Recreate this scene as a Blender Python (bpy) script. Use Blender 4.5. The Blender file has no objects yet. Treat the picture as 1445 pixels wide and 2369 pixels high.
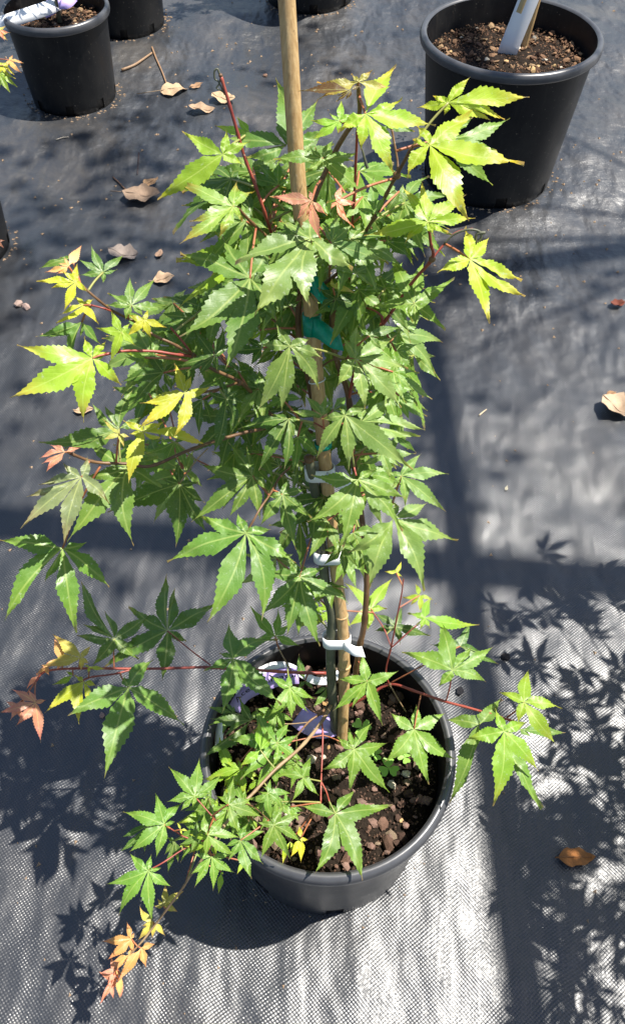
import bpy, bmesh, math, random
import numpy as np
from mathutils import Vector, Matrix
R = math.radians
random.seed(7); RNG = np.random.default_rng(11)
sc = bpy.context.scene
COL = sc.collection

# ---------------------------------------------------------------- camera, sky, sun, exposure
F_PX, PW, PH, PITCH, CAMZ = 1900.0, 1445.0, 2369.0, R(53.4), 1.24
cam = bpy.data.objects.new('camera', bpy.data.cameras.new('camera')); COL.objects.link(cam)
cam.location = (0, 0, CAMZ); cam.rotation_euler = (R(90) - PITCH, 0, 0)
cam.data.sensor_fit = 'VERTICAL'; cam.data.sensor_height = 24; cam.data.lens = 24 * F_PX / PH
cam.data.clip_start = .02; cam.data.clip_end = 400
sc.camera = cam
SUN_TO = Vector((-.456, -.100, -1)).normalized()          # the way the light travels
SUN_EL = math.asin(-SUN_TO.z)
w = bpy.data.worlds.new('World'); sc.world = w; w.use_nodes = True
nt = w.node_tree; bg = nt.nodes['Background']
sky = nt.nodes.new('ShaderNodeTexSky'); sky.sky_type = 'NISHITA'; sky.sun_disc = False
sky.sun_elevation = SUN_EL; sky.sun_rotation = math.atan2(-SUN_TO.x, -SUN_TO.y)
nt.links.new(sky.outputs[0], bg.inputs[0]); bg.inputs[1].default_value = .075
sl = bpy.data.lights.new('sun', 'SUN'); sl.energy = 4.6; sl.angle = R(.53); sl.color = (1, .95, .87)
sun = bpy.data.objects.new('sun', sl); COL.objects.link(sun)
sun.location = (2, .5, 5); sun.rotation_euler = SUN_TO.to_track_quat('-Z', 'Y').to_euler()
vs = sc.view_settings; vs.view_transform = 'Standard'; vs.look = 'None'; vs.gamma = 1; vs.exposure = 1.16
sc.cycles.use_denoising = True
sc.cycles.max_bounces = 8; sc.cycles.transparent_max_bounces = 8

# ---------------------------------------------------------------- where a point seen in the photograph stands in the yard
FW = np.array([0, math.cos(PITCH), -math.sin(PITCH)]); UPV = np.array([0, math.sin(PITCH), math.cos(PITCH)])
EYE = np.array([0, 0, CAMZ])
def ray(px, py): return np.array([(px - PW/2) / F_PX, 0, 0]) - UPV * (py - PH/2) / F_PX + FW
def at_z(px, py, z): r = ray(px, py); return EYE + r * (z - CAMZ) / r[2]
def at_y(px, py, y): r = ray(px, py); return EYE + r * y / r[1]
def on_plane(px, py, p0, n): r = ray(px, py); return EYE + r * ((p0 - EYE) @ n) / (r @ n)
SOIL = .205
S0 = at_z(790, 1722, SOIL)                # foot of the bamboo stake in the soil
S1 = at_y(651, -120, .62)                 # its head, above the frame
SD = (S1 - S0) / np.linalg.norm(S1 - S0)
PLN = np.cross([1, 0, 0], SD); PLN = PLN / np.linalg.norm(PLN)
if PLN[1] > 0: PLN = -PLN
def on_tree(px, py, off=0.0): return on_plane(px, py, S0 + np.array([0, -off, 0]), PLN)
CROPS = {'A': (340, 100), 'B': (760, 100), 'C': (0, 540), 'D': (400, 500), 'E': (760, 500), 'F': (0, 900), 'G': (380, 900), 'H': (640, 900),
         'I': (0, 1300), 'J': (380, 1250), 'K': (700, 1270), 'L': (200, 1750), 'M': (450, 1600), 'N': (850, 1500), 'P': (180, 2000), 'Z': (0, 0)}
def pix(c, x, y):
    s = 4.817 if c == 'P' else 1.0 if c == 'Z' else 2.89
    return CROPS[c][0] + x / s, CROPS[c][1] + y / s

# ---------------------------------------------------------------- materials
MATS = {}
class NB:
    def __init__(s, name):
        s.m = bpy.data.materials.new(name); s.m.use_nodes = True; s.t = s.m.node_tree
        s.p = s.t.nodes['Principled BSDF']; s.out = s.t.nodes['Material Output']; MATS[name] = s.m
    def n(s, typ, **k):
        o = s.t.nodes.new(typ)
        for a, b in k.items(): setattr(o, a, b)
        return o
    def put(s, sock, v):
        if isinstance(v, bpy.types.NodeSocket): s.t.links.new(v, sock)
        elif v is not None: sock.default_value = v
    def math(s, op, a, b=None, c=None, clamp=False):
        o = s.n('ShaderNodeMath', operation=op, use_clamp=clamp); s.put(o.inputs[0], a); s.put(o.inputs[1], b); s.put(o.inputs[2], c); return o.outputs[0]
    def mix(s, f, a, b, mode='MIX'):
        o = s.n('ShaderNodeMix', data_type='RGBA', blend_type=mode); s.put(o.inputs[0], f)
        s.put(o.inputs[6], a if isinstance(a, bpy.types.NodeSocket) else (*a, 1)); s.put(o.inputs[7], b if isinstance(b, bpy.types.NodeSocket) else (*b, 1)); return o.outputs[2]
    def ramp(s, v, lo, hi, a=0.0, b=1.0):
        o = s.n('ShaderNodeMapRange'); o.clamp = True; s.put(o.inputs[0], v)
        for i, q in enumerate((lo, hi, a, b)): o.inputs[1 + i].default_value = q
        return o.outputs[0]
    def noise(s, vec, scale, detail=3, rough=.55, dist=0.0):
        o = s.n('ShaderNodeTexNoise'); s.put(o.inputs['Vector'], vec); o.inputs['Scale'].default_value = scale
        o.inputs['Detail'].default_value = detail; o.inputs['Roughness'].default_value = rough; o.inputs['Distortion'].default_value = dist; return o.outputs[0]
    def obj(s): return s.n('ShaderNodeTexCoord').outputs['Object']
    def bump(s, h, strength, dist, nrm=None):
        o = s.n('ShaderNodeBump'); o.inputs['Strength'].default_value = strength; o.inputs['Distance'].default_value = dist
        s.put(o.inputs['Height'], h); s.put(o.inputs['Normal'], nrm); return o.outputs[0]
    def base(s, col=None, rough=None, spec=None, nrm=None):
        if col is not None: s.put(s.p.inputs['Base Color'], col if isinstance(col, bpy.types.NodeSocket) else (*col, 1))
        if rough is not None: s.put(s.p.inputs['Roughness'], rough)
        if spec is not None: s.put(s.p.inputs['Specular IOR Level'], spec)
        if nrm is not None: s.put(s.p.inputs['Normal'], nrm)

def leaf_material(name, object_color=True, fixed=None):
    b = NB(name)
    if object_color:
        base = b.n('ShaderNodeObjectInfo').outputs['Color']
        at = b.n('ShaderNodeAttribute', attribute_type='OBJECT', attribute_name='tip_tint'); tip = at.outputs['Color']
    else:
        at = b.n('ShaderNodeAttribute', attribute_type='GEOMETRY', attribute_name='tint'); base = at.outputs['Color']; tip = base
    uv = b.n('ShaderNodeUVMap', uv_map='lobe').outputs[0]; e = b.n('ShaderNodeSeparateXYZ'); b.put(e.inputs[0], uv)
    t = b.math('ABSOLUTE', b.math('SUBTRACT', e.outputs[0], .5)); s = e.outputs[1]
    oc = b.obj()
    n1 = b.noise(oc, 60, 3); n2 = b.noise(oc, 260, 3, .6); n3 = b.noise(oc, 700, 2)
    c = b.mix(b.ramp(n1, .3, .72), b.mix(.28, base, (.02, .07, .02)), base)
    c = b.mix(b.math('MULTIPLY', b.ramp(s, .55, 1.0), b.ramp(n1, .25, .6, .6, 1)), c, tip)
    # side veins and the midrib of each lobe
    sv = b.math('SINE', b.math('MULTIPLY', b.math('SUBTRACT', s, b.math('MULTIPLY', t, 1.1)), 58))
    sv = b.math('MULTIPLY', b.ramp(sv, .5, 1), .055)
    vein = b.mix(.42, base, (.55, .62, .22))
    c = b.mix(sv, c, vein)
    rib = b.ramp(t, .006, .020, 1, 0)
    rib = b.math('MULTIPLY', rib, b.ramp(s, .5, 1, .85, .15))
    c = b.mix(rib, c, vein)
    c = b.mix(b.math('MULTIPLY', b.ramp(s, .90, .97), b.ramp(n1, .35, .5)), c, (.42, .31, .19))      # scorched tip
    vo = b.n('ShaderNodeTexVoronoi', feature='DISTANCE_TO_EDGE'); b.put(vo.inputs['Vector'], oc); vo.inputs['Scale'].default_value = 330
    c = b.mix(b.math('MULTIPLY', b.ramp(vo.outputs[0], .0, .10, 1, 0), .16), c, vein)
    c = b.mix(b.math('MULTIPLY', b.ramp(b.noise(oc, 24, 2), .45, .7), .30), c, b.mix(1, c, (1.35, 1.12, .6), 'MULTIPLY'))
    # dried water marks and small blemishes
    c = b.mix(b.math('MULTIPLY', b.ramp(n2, .62, .74), .42), c, (.55, .6, .5))
    c = b.mix(b.math('MULTIPLY', b.ramp(n3, .74, .8), .35), c, (.20, .12, .04))
    ht = b.math('ADD', b.math('MULTIPLY', sv, -1.2), b.math('ADD', b.math('MULTIPLY', n1, .9), b.math('MULTIPLY', n2, .15)))
    nr = b.bump(ht, .45, .0014)
    b.base(c, b.ramp(n1, .3, .7, .30, .60), .45, nr)
    tr = b.n('ShaderNodeBsdfTranslucent'); b.put(tr.inputs[0], b.mix(.5, c, b.mix(1, c, (1.9, 1.6, .35), 'MULTIPLY')))
    b.put(tr.inputs['Normal'], nr)
    mx = b.n('ShaderNodeMixShader'); mx.inputs[0].default_value = .42
    b.t.links.new(b.p.outputs[0], mx.inputs[1]); b.t.links.new(tr.outputs[0], mx.inputs[2]); b.t.links.new(mx.outputs[0], b.out.inputs[0])
    return b.m
M_LEAF = leaf_material('maple_leaf'); M_CROWN = leaf_material('maple_crown', False)

def plain(name, col, rough=.6, spec=.4, n_scale=0, n_amt=.3, dark=None, bump=0, bdist=.001, stretch=None):
    b = NB(name); c = col; nr = None
    if n_scale:
        v = b.obj()
        if stretch:
            mp = b.n('ShaderNodeMapping'); b.put(mp.inputs[0], v); mp.inputs['Scale'].default_value = stretch; v = mp.outputs[0]
        n = b.noise(v, n_scale, 5, .6)
        d = dark or tuple(q * .4 for q in col)
        c = b.mix(b.ramp(n, .3, .7, 1 - n_amt if n_amt < 1 else 0, 1), d, col)
        if bump: nr = b.bump(n, bump, bdist)
    b.base(c, rough, spec, nr); return b.m
def tinted(name, rough, spec, n_scale, n_lo, bump, bdist):
    """colour from the object, broken by noise"""
    b = NB(name); o = b.n('ShaderNodeObjectInfo').outputs['Color']; n = b.noise(b.obj(), n_scale, 5, .62)
    b.base(b.mix(b.ramp(n, .3, .68), b.mix(n_lo, o, (.02, .014, .01)), o), rough, spec, b.bump(n, bump, bdist)); return b.m
M_CHIP = tinted('bark_chip', .85, .25, 140, .45, .6, .002)
M_DEAD = tinted('dead_leaf', .75, .25, 55, .35, .7, .003)
M_TWIGC = tinted('twig_bark', .55, .35, 170, .35, .4, .0008)
M_SOIL = plain('potting_soil', (.030, .021, .015), .95, .15, 160, .9, (.006, .004, .003), 1, .006)
M_TIE = plain('white_tie_plastic', (.74, .75, .74), .38, .5, 90, .15, (.5, .49, .45))
M_LAV = plain('lavender_label', (.43, .33, .66), .35, .5, 60, .12, (.36, .27, .57))
M_WHITE = plain('white_label', (.78, .79, .80), .35, .5, 60, .1, (.6, .6, .6))
M_INK = plain('black_ink', (.012, .010, .016), .6, .3)
M_TAN = plain('tan_tape', (.50, .37, .18), .55, .4, 80, .3)
M_CLOVER = plain('seedling_leaf', (.20, .38, .05), .5, .4, 220, .3, (.10, .24, .03))

def bamboo():
    b = NB('bamboo'); oc = b.obj(); mp = b.n('ShaderNodeMapping'); b.put(mp.inputs[0], oc); mp.inputs['Scale'].default_value = (1, 1, .04)
    n = b.noise(mp.outputs[0], 420, 4); n2 = b.noise(oc, 24, 4); n3 = b.noise(oc, 130, 3, .7)
    c = b.mix(b.ramp(n, .3, .7), (.36, .215, .085), (.56, .385, .185))
    c = b.mix(b.math('MULTIPLY', b.ramp(n2, .5, .72), .5), c, (.30, .16, .06))
    c = b.mix(b.math('MULTIPLY', b.ramp(n3, .66, .74), .5), c, (.70, .60, .45))
    c = b.mix(b.math('MULTIPLY', b.ramp(n3, .36, .28), .5), c, (.14, .075, .03))
    b.base(c, .5, .45, b.bump(b.math('ADD', n, n3), .35, .0006)); return b.m
M_BAMBOO = bamboo()

def pot_plastic(name, k_, sp_):
    b = NB(name); oc = b.obj(); n = b.noise(oc, 9, 5, .65); n2 = b.noise(oc, 130, 3, .6)
    mp = b.n('ShaderNodeMapping'); b.put(mp.inputs[0], oc); mp.inputs['Scale'].default_value = (1, 1, .12); n4 = b.noise(mp.outputs[0], 60, 4, .6)
    c = b.mix(b.math('MULTIPLY', b.ramp(n, .45, .75), .5), (.0075 * k_, .008 * k_, .0095 * k_), (.036 * k_, .033 * k_, .029 * k_))
    c = b.mix(b.math('MULTIPLY', b.ramp(n4, .55, .75), .35), c, (.042 * k_, .038 * k_, .032 * k_))
    c = b.mix(b.math('MULTIPLY', b.ramp(n2, .66, .74), .6), c, (.20, .17, .13))
    b.base(c, b.ramp(n, .3, .7, .34, .52), sp_, b.bump(b.math('ADD', n2, n4), .10, .0008)); return b.m
M_POT = pot_plastic('black_pot_plastic', 1, .28); M_POT2 = pot_plastic('sunlit_pot_plastic', 3.0, .6); M_RIM = plain('worn_rim_plastic', (.072, .073, .078), .34, .6, 30, .6, (.030, .030, .033), .1, .001)  # front pot's wall: same black plastic, sunlight painted in as a paler tone

def tape_green():
    b = NB('green_tie_tape'); n = b.noise(b.obj(), 160, 4)
    c = b.mix(b.ramp(n, .3, .7), (.0, .30, .20), (.012, .46, .31)); b.base(c, .25, .6, b.bump(n, .3, .001))
    tr = b.n('ShaderNodeBsdfTranslucent'); b.put(tr.inputs[0], c); mx = b.n('ShaderNodeMixShader'); mx.inputs[0].default_value = .35
    b.t.links.new(b.p.outputs[0], mx.inputs[1]); b.t.links.new(tr.outputs[0], mx.inputs[2]); b.t.links.new(mx.outputs[0], b.out.inputs[0]); return b.m
M_GREEN = tape_green()

def weed_mat():
    b = NB('woven_weed_mat'); oc = b.obj()
    mp = b.n('ShaderNodeMapping'); b.put(mp.inputs[0], oc); mp.inputs['Rotation'].default_value = (0, 0, R(7))
    warp = b.noise(mp.outputs[0], 4, 2); e = b.n('ShaderNodeSeparateXYZ'); b.put(e.inputs[0], mp.outputs[0])
    wob = b.math('MULTIPLY', b.math('SUBTRACT', warp, .5), .026)
    x = b.math('ADD', e.outputs[0], wob); y = b.math('SUBTRACT', e.outputs[1], wob)
    ax_, ay_ = b.math('MULTIPLY', x, math.pi / .00285), b.math('MULTIPLY', y, math.pi / .0026)
    sx, sy, cx_, cy_ = b.math('SINE', ax_), b.math('SINE', ay_), b.math('COSINE', ax_), b.math('COSINE', ay_)
    weave = b.math('MULTIPLY', sx, sy)
    big = b.noise(oc, 4.5, 3, .5, .1); mid = b.noise(oc, 22, 4, .6); wm = b.n('ShaderNodeMapping'); b.put(wm.inputs[0], oc); wm.inputs['Rotation'].default_value = (0, 0, .6); wm.inputs['Scale'].default_value = (1, .45, 1); wr = b.noise(wm.outputs[0], 15, 2, .45, .15); fine = b.noise(oc, 420, 2); dust = b.noise(oc, 3.0, 5, .68, .4)
    far = b.ramp(e.outputs[1], 1.2, 2.3)
    c = b.mix(b.ramp(weave, -.9, .9), (.0105, .0125, .0165), (.027, .030, .035))
    c = b.mix(b.math('MULTIPLY', b.ramp(dust, .46, .70), b.math('ADD', .12, b.math('MULTIPLY', far, .28))), c, (.125, .106, .085))
    c = b.mix(b.math('MULTIPLY', b.ramp(fine, .68, .8), .30), c, (.20, .185, .16))
    # slope of the over-and-under of the tapes, worked out exactly
    amp = b.math('MULTIPLY', b.ramp(mid, .3, .7, .12, .27), b.ramp(e.outputs[1], .9, 2.4, 1.0, .85))
    cell = b.noise(oc, 300, 1); sc1 = b.n('ShaderNodeMapping'); b.put(sc1.inputs[0], mp.outputs[0]); sc1.inputs['Scale'].default_value = (330, 14, 1); tape = b.noise(sc1.outputs[0], 1, 2)
    amp = b.math('MULTIPLY', amp, b.math('MULTIPLY', b.ramp(cell, .3, .7, .45, 1.5), b.ramp(tape, .3, .7, .6, 1.35)))
    dx = b.math('MULTIPLY', b.math('MULTIPLY', cx_, sy), b.math('MULTIPLY', amp, -1)); dy = b.math('MULTIPLY', b.math('MULTIPLY', sx, cy_), b.math('MULTIPLY', amp, -1))
    cb = b.n('ShaderNodeCombineXYZ'); b.put(cb.inputs[0], dx); b.put(cb.inputs[1], dy); cb.inputs[2].default_value = 1
    nm = b.n('ShaderNodeVectorMath', operation='NORMALIZE'); b.put(nm.inputs[0], cb.outputs[0])
    geo = b.n('ShaderNodeNewGeometry'); ad = b.n('ShaderNodeVectorMath', operation='ADD'); b.put(ad.inputs[0], nm.outputs[0]); b.put(ad.inputs[1], geo.outputs['Normal'])
    sb = b.n('ShaderNodeVectorMath', operation='SUBTRACT'); b.put(sb.inputs[0], ad.outputs[0]); sb.inputs[1].default_value = (0, 0, 1)
    n2_ = b.n('ShaderNodeVectorMath', operation='NORMALIZE'); b.put(n2_.inputs[0], sb.outputs[0])
    nr = b.bump(b.math('ADD', b.math('ADD', b.math('MULTIPLY', big, .9), b.math('MULTIPLY', wr, b.math('ADD', .75, b.math('MULTIPLY', far, .5)))), b.math('MULTIPLY', mid, b.math('ADD', .08, b.math('MULTIPLY', far, .25)))), .9, .0165, n2_.outputs[0])
    b.base(c, b.math('ADD', b.ramp(fine, .3, .7, .35, .48), b.math('MULTIPLY', far, .03)), .92, nr); return b.m
M_MAT = weed_mat()

def bark(name, c0, c1, spec=.4):
    b = NB(name); oc = b.obj(); n = b.noise(oc, 45, 4); n2 = b.noise(oc, 300, 3)
    c = b.mix(b.ramp(n, .32, .68), c0, c1); c = b.mix(b.math('MULTIPLY', b.ramp(n2, .66, .74), .6), c, (.36, .32, .24))
    b.base(c, .45, spec, b.bump(n2, .25, .0008)); return b.m
M_TRUNK = bark('maple_bark', (.060, .066, .040), (.125, .125, .082))
M_BROWN = bark('brown_twig', (.085, .042, .020), (.175, .095, .042))
M_RED = bark('red_twig', (.19, .028, .022), (.33, .075, .045), .5)
M_OLD = bark('pale_twig', (.20, .125, .065), (.34, .24, .13))
M_PETR = bark('red_petiole', (.26, .075, .035), (.40, .15, .06), .5)
M_PETG = bark('green_petiole', (.17, .20, .05), (.30, .28, .08), .5)

# ---------------------------------------------------------------- object helpers
def tag(o, label=None, cat=None, group=None, kind=None):
    for k, v in (('label', label), ('category', cat), ('group', group), ('kind', kind)):
        if v: o[k] = v
    return o
def empty(name, loc, label, cat, group=None):
    o = bpy.data.objects.new(name, None); o.empty_display_size = .05; COL.objects.link(o); o.location = tuple(loc); return tag(o, label, cat, group)
def mesh_obj(name, V, Fc, mat, parent=None, loc=(0, 0, 0), smooth=True, uvs=None, mats=None, fmat=None):
    """vertices are given in the world; the object's origin is put at loc"""
    me = bpy.data.meshes.new(name); V = np.asarray(V, float) - np.asarray(loc, float)
    me.from_pydata(V.tolist(), [], [list(map(int, f)) for f in Fc]); me.materials.append(mat)
    for m_ in (mats or []): me.materials.append(m_)
    if fmat is not None: me.polygons.foreach_set('material_index', fmat)
    if smooth: me.polygons.foreach_set('use_smooth', [True] * len(me.polygons))
    if uvs is not None:
        uvl = me.uv_layers.new(name='lobe'); li = np.zeros(len(me.loops), int); me.loops.foreach_get('vertex_index', li)
        uvl.data.foreach_set('uv', np.asarray(uvs, float)[li].ravel())
    me.update(); o = bpy.data.objects.new(name, me); COL.objects.link(o)
    if parent:
        o.parent = parent; pw = Vector(); q = parent
        while q: pw += Vector(q.location); q = q.parent
        o.location = Vector(loc) - pw
    else: o.location = tuple(loc)
    return o
def share(name, src, parent, loc, rot, scale, col=None):
    o = bpy.data.objects.new(name, src); COL.objects.link(o); o.parent = parent; o.location = loc; o.rotation_euler = rot; o.scale = scale
    if col: o.color = (*col, 1)
    return o
def smooth_path(P, per=6):
    P = [np.asarray(p, float) for p in P]
    if len(P) < 3: return [P[0] + (P[1] - P[0]) * i / per for i in range(per + 1)]
    Q = [2 * P[0] - P[1]] + P + [2 * P[-1] - P[-2]]; out = []
    for i in range(1, len(Q) - 2):
        a, b_, c, d = Q[i - 1:i + 3]
        for k in range(per):
            t = k / per; out.append(.5 * (2 * b_ + (c - a) * t + (2 * a - 5 * b_ + 4 * c - d) * t * t + (3 * b_ - a - 3 * c + d) * t ** 3))
    out.append(P[-1]); return out
def tube_data(P, radii, n=8, swell=None):
    P = np.asarray(P); k = len(P); V = []; Fc = []
    T = np.gradient(P, axis=0); T /= np.linalg.norm(T, axis=1)[:, None] + 1e-12
    ref = np.array([.3, .9, .2]) if abs(T[0][1]) < .8 else np.array([1, .1, 0]); u = np.cross(T[0], ref); u /= np.linalg.norm(u)
    for i in range(k):
        u = u - T[i] * (u @ T[i]); u /= np.linalg.norm(u); v = np.cross(T[i], u)
        for j in range(n):
            a = 2 * math.pi * j / n; V.append(P[i] + (u * math.cos(a) + v * math.sin(a)) * radii[i])
    for i in range(k - 1):
        for j in range(n): Fc.append((i * n + j, i * n + (j + 1) % n, (i + 1) * n + (j + 1) % n, (i + 1) * n + j))
    Fc.append(list(range(n))[::-1]); Fc.append([(k - 1) * n + j for j in range(n)]); return V, Fc
def tube(name, P, r0, r1, mat, parent, n=8, per=6, knots=0):
    Q = smooth_path(P, per); k = len(Q); rad = [r0 + (r1 - r0) * i / (k - 1) for i in range(k)]
    if knots:
        for i in range(k):
            if i % knots == knots - 1: rad[i] *= 1.22
    V, Fc = tube_data(Q, rad, n); return mesh_obj(name, V, Fc, mat, parent, Q[0])
def ribbon_data(P, side, width, thick):
    """flat band of real thickness along P; side = width directions"""
    P = np.asarray(P); k = len(P); V = []; Fc = []; T = np.gradient(P, axis=0)
    for i in range(k):
        s = side[i] / np.linalg.norm(side[i]); nn = np.cross(T[i], s); nn /= np.linalg.norm(nn) + 1e-12
        for a, b_ in ((-1, -1), (1, -1), (1, 1), (-1, 1)): V.append(P[i] + s * a * width / 2 + nn * b_ * thick / 2)
    for i in range(k - 1):
        for j in range(4): Fc.append((4*i + j, 4*i + (j + 1) % 4, 4*i + 4 + (j + 1) % 4, 4*i + 4 + j))
    Fc += [(3, 2, 1, 0), (4*k - 4, 4*k - 3, 4*k - 2, 4*k - 1)]; return V, Fc

# ---------------------------------------------------------------- ground: woven weed mat, one sheet to the horizon
POTS = {'main': ((.0183, .367), .156, .1475, .137, .27), 'big': ((.470, 2.066), .215, .203, .166, .36), 'tl': ((-.715, 2.485), .150, .141, .122, .25),
        'back': ((-.625, 2.975), .150, .141, .125, .27), 'top': ((-.01, 3.19), .190, .178, .150, .33), 'left': ((-.875, 1.735), .155, .146, .125, .27),
        'right': ((.865, .44), .150, .141, .124, .27)}
def axis(lo, hi, step, far):
    a = list(np.arange(lo, hi + 1e-9, step)); d = step; x = hi; r = []
    while x < far: d *= 1.5; x += d; r.append(x)
    d = step; x = lo; l = []
    while x > -far: d *= 1.5; x -= d; l.append(x)
    return np.array(l[::-1] + a + r)
gx, gy = axis(-1.3, 1.3, .02, 120), axis(-.1, 3.6, .02, 120)
X, Y = np.meshgrid(gx, gy)
near = np.clip((2.6 - np.abs(X)) / 1.2, 0, 1) * np.clip((5 - np.abs(Y - 1.6)) / 2, 0, 1)
Z = np.zeros_like(X)
for k in range(46):
    a = RNG.uniform(0, math.pi); fr = RNG.uniform(4, 22); ph = RNG.uniform(0, 6.28); lim = .0085 / (fr / 4) ** 1.15
    Z += lim * np.sin((X * math.cos(a) + Y * math.sin(a)) * fr + ph + .6 * np.sin(X * 3 + k) + .5 * np.sin(Y * 2.3 + 2 * k))
Z *= near * (.20 + .50 * np.clip((Y - .7) / 1.0, 0, 1))
for (c, ro, rt, rb, hh) in POTS.values():                 # the mat is pressed flat under a pot
    d = np.hypot(X - c[0], Y - c[1]); Z *= np.clip((d - rb * 1.02) / .09, 0, 1) * .999 + .001
V = np.stack([X.ravel(), Y.ravel(), Z.ravel() - .001], 1); nxg = len(gx)
Fc = [(j*nxg + i, j*nxg + i + 1, (j+1)*nxg + i + 1, (j+1)*nxg + i) for j in range(len(gy) - 1) for i in range(nxg - 1)]
tag(mesh_obj('ground', V, Fc, M_MAT), kind='structure')
def gz(x, y):
    i = int(np.clip(np.searchsorted(gx, x), 1, len(gx) - 1)); j = int(np.clip(np.searchsorted(gy, y), 1, len(gy) - 1))
    tx = (x - gx[i-1]) / (gx[i] - gx[i-1]); ty = (y - gy[j-1]) / (gy[j] - gy[j-1])
    return float((Z[j-1, i-1]*(1-tx) + Z[j-1, i]*tx)*(1-ty) + (Z[j, i-1]*(1-tx) + Z[j, i]*tx)*ty) - .001
def ground_at(px, py): p = at_z(px, py, 0); p = at_z(px, py, gz(p[0], p[1])); p[2] = gz(p[0], p[1]); return p

# ---------------------------------------------------------------- nursery pots
def lathe(profile, c, n=72, skip=lambda ring, j: False):
    V = []; Fc = []; k = len(profile)
    for (r, z) in profile:
        for j in range(n): a = 2*math.pi*j/n; V.append((c[0] + r*math.cos(a), c[1] + r*math.sin(a), z))
    for i in range(k - 1):
        for j in range(n):
            if not skip(i, j): Fc.append((i*n + j, i*n + (j+1) % n, (i+1)*n + (j+1) % n, (i+1)*n + j))
    return V, Fc
def make_pot(key, label, soil_drop=.062):
    c, ro, rt, rb, H = POTS[key]; t = .0022
    e = empty('nursery_pot', (c[0], c[1], 0), label, 'plant pot')
    lr = lambda z: rb + (rt - rb) * z / H
    hb = .030; zb = [0.0, hb * .55, hb, H * .35, H * .7, H - .022]
    holes = [0, 9, 18, 27, 36, 45, 54, 63]
    # drainage slots are left open in the foot of the wall
    V, Fc = lathe([(rb - .012, .0005)] + [(lr(z), z + .0005) for z in zb], c, 72, lambda i, j: i in (1, 2) and any((j - q) % 72 in (0, 1) for q in holes))
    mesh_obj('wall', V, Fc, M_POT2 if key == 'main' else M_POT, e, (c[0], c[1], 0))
    V, Fc = lathe([(lr(H - .03) - t, H - .004), (lr(H * .6) - t, H * .6), (lr(.004) - t, .004), (.001, .004)], c)
    mesh_obj('inner_wall', V, [f[::-1] for f in Fc], M_POT, e, (c[0], c[1], 0))
    ri = rt - t; lip = [(lr(H - .022), H - .0225), (ro - .0045, H - .0225), (ro - .001, H - .021), (ro, H - .017), (ro, H - .009), (ro - .0015, H - .004), (ro - .005, H - .001),
           (ro - .009, H), (ri + .001, H - .001), (ri - .0015, H - .0045)]
    V, Fc = lathe(lip, c, 96); mesh_obj('rim', V, Fc, M_RIM, e, (c[0], c[1], H))
    return e
PMAIN = make_pot('main', 'black plastic pot holding the staked green maple in the foreground')
make_pot('big', 'big empty-looking black pot with bark mulch and white label at upper right')
make_pot('tl', 'black pot with white and lavender tag, at the upper left corner')
make_pot('back', 'dark pot standing behind the upper left pot')
make_pot('top', 'dark pot cut off by the top edge behind the bamboo stake')
make_pot('left', 'dark pot just showing at the left edge below the corner pot')
make_pot('right', 'black pot beside the foreground maple, beyond the right edge')

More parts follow.
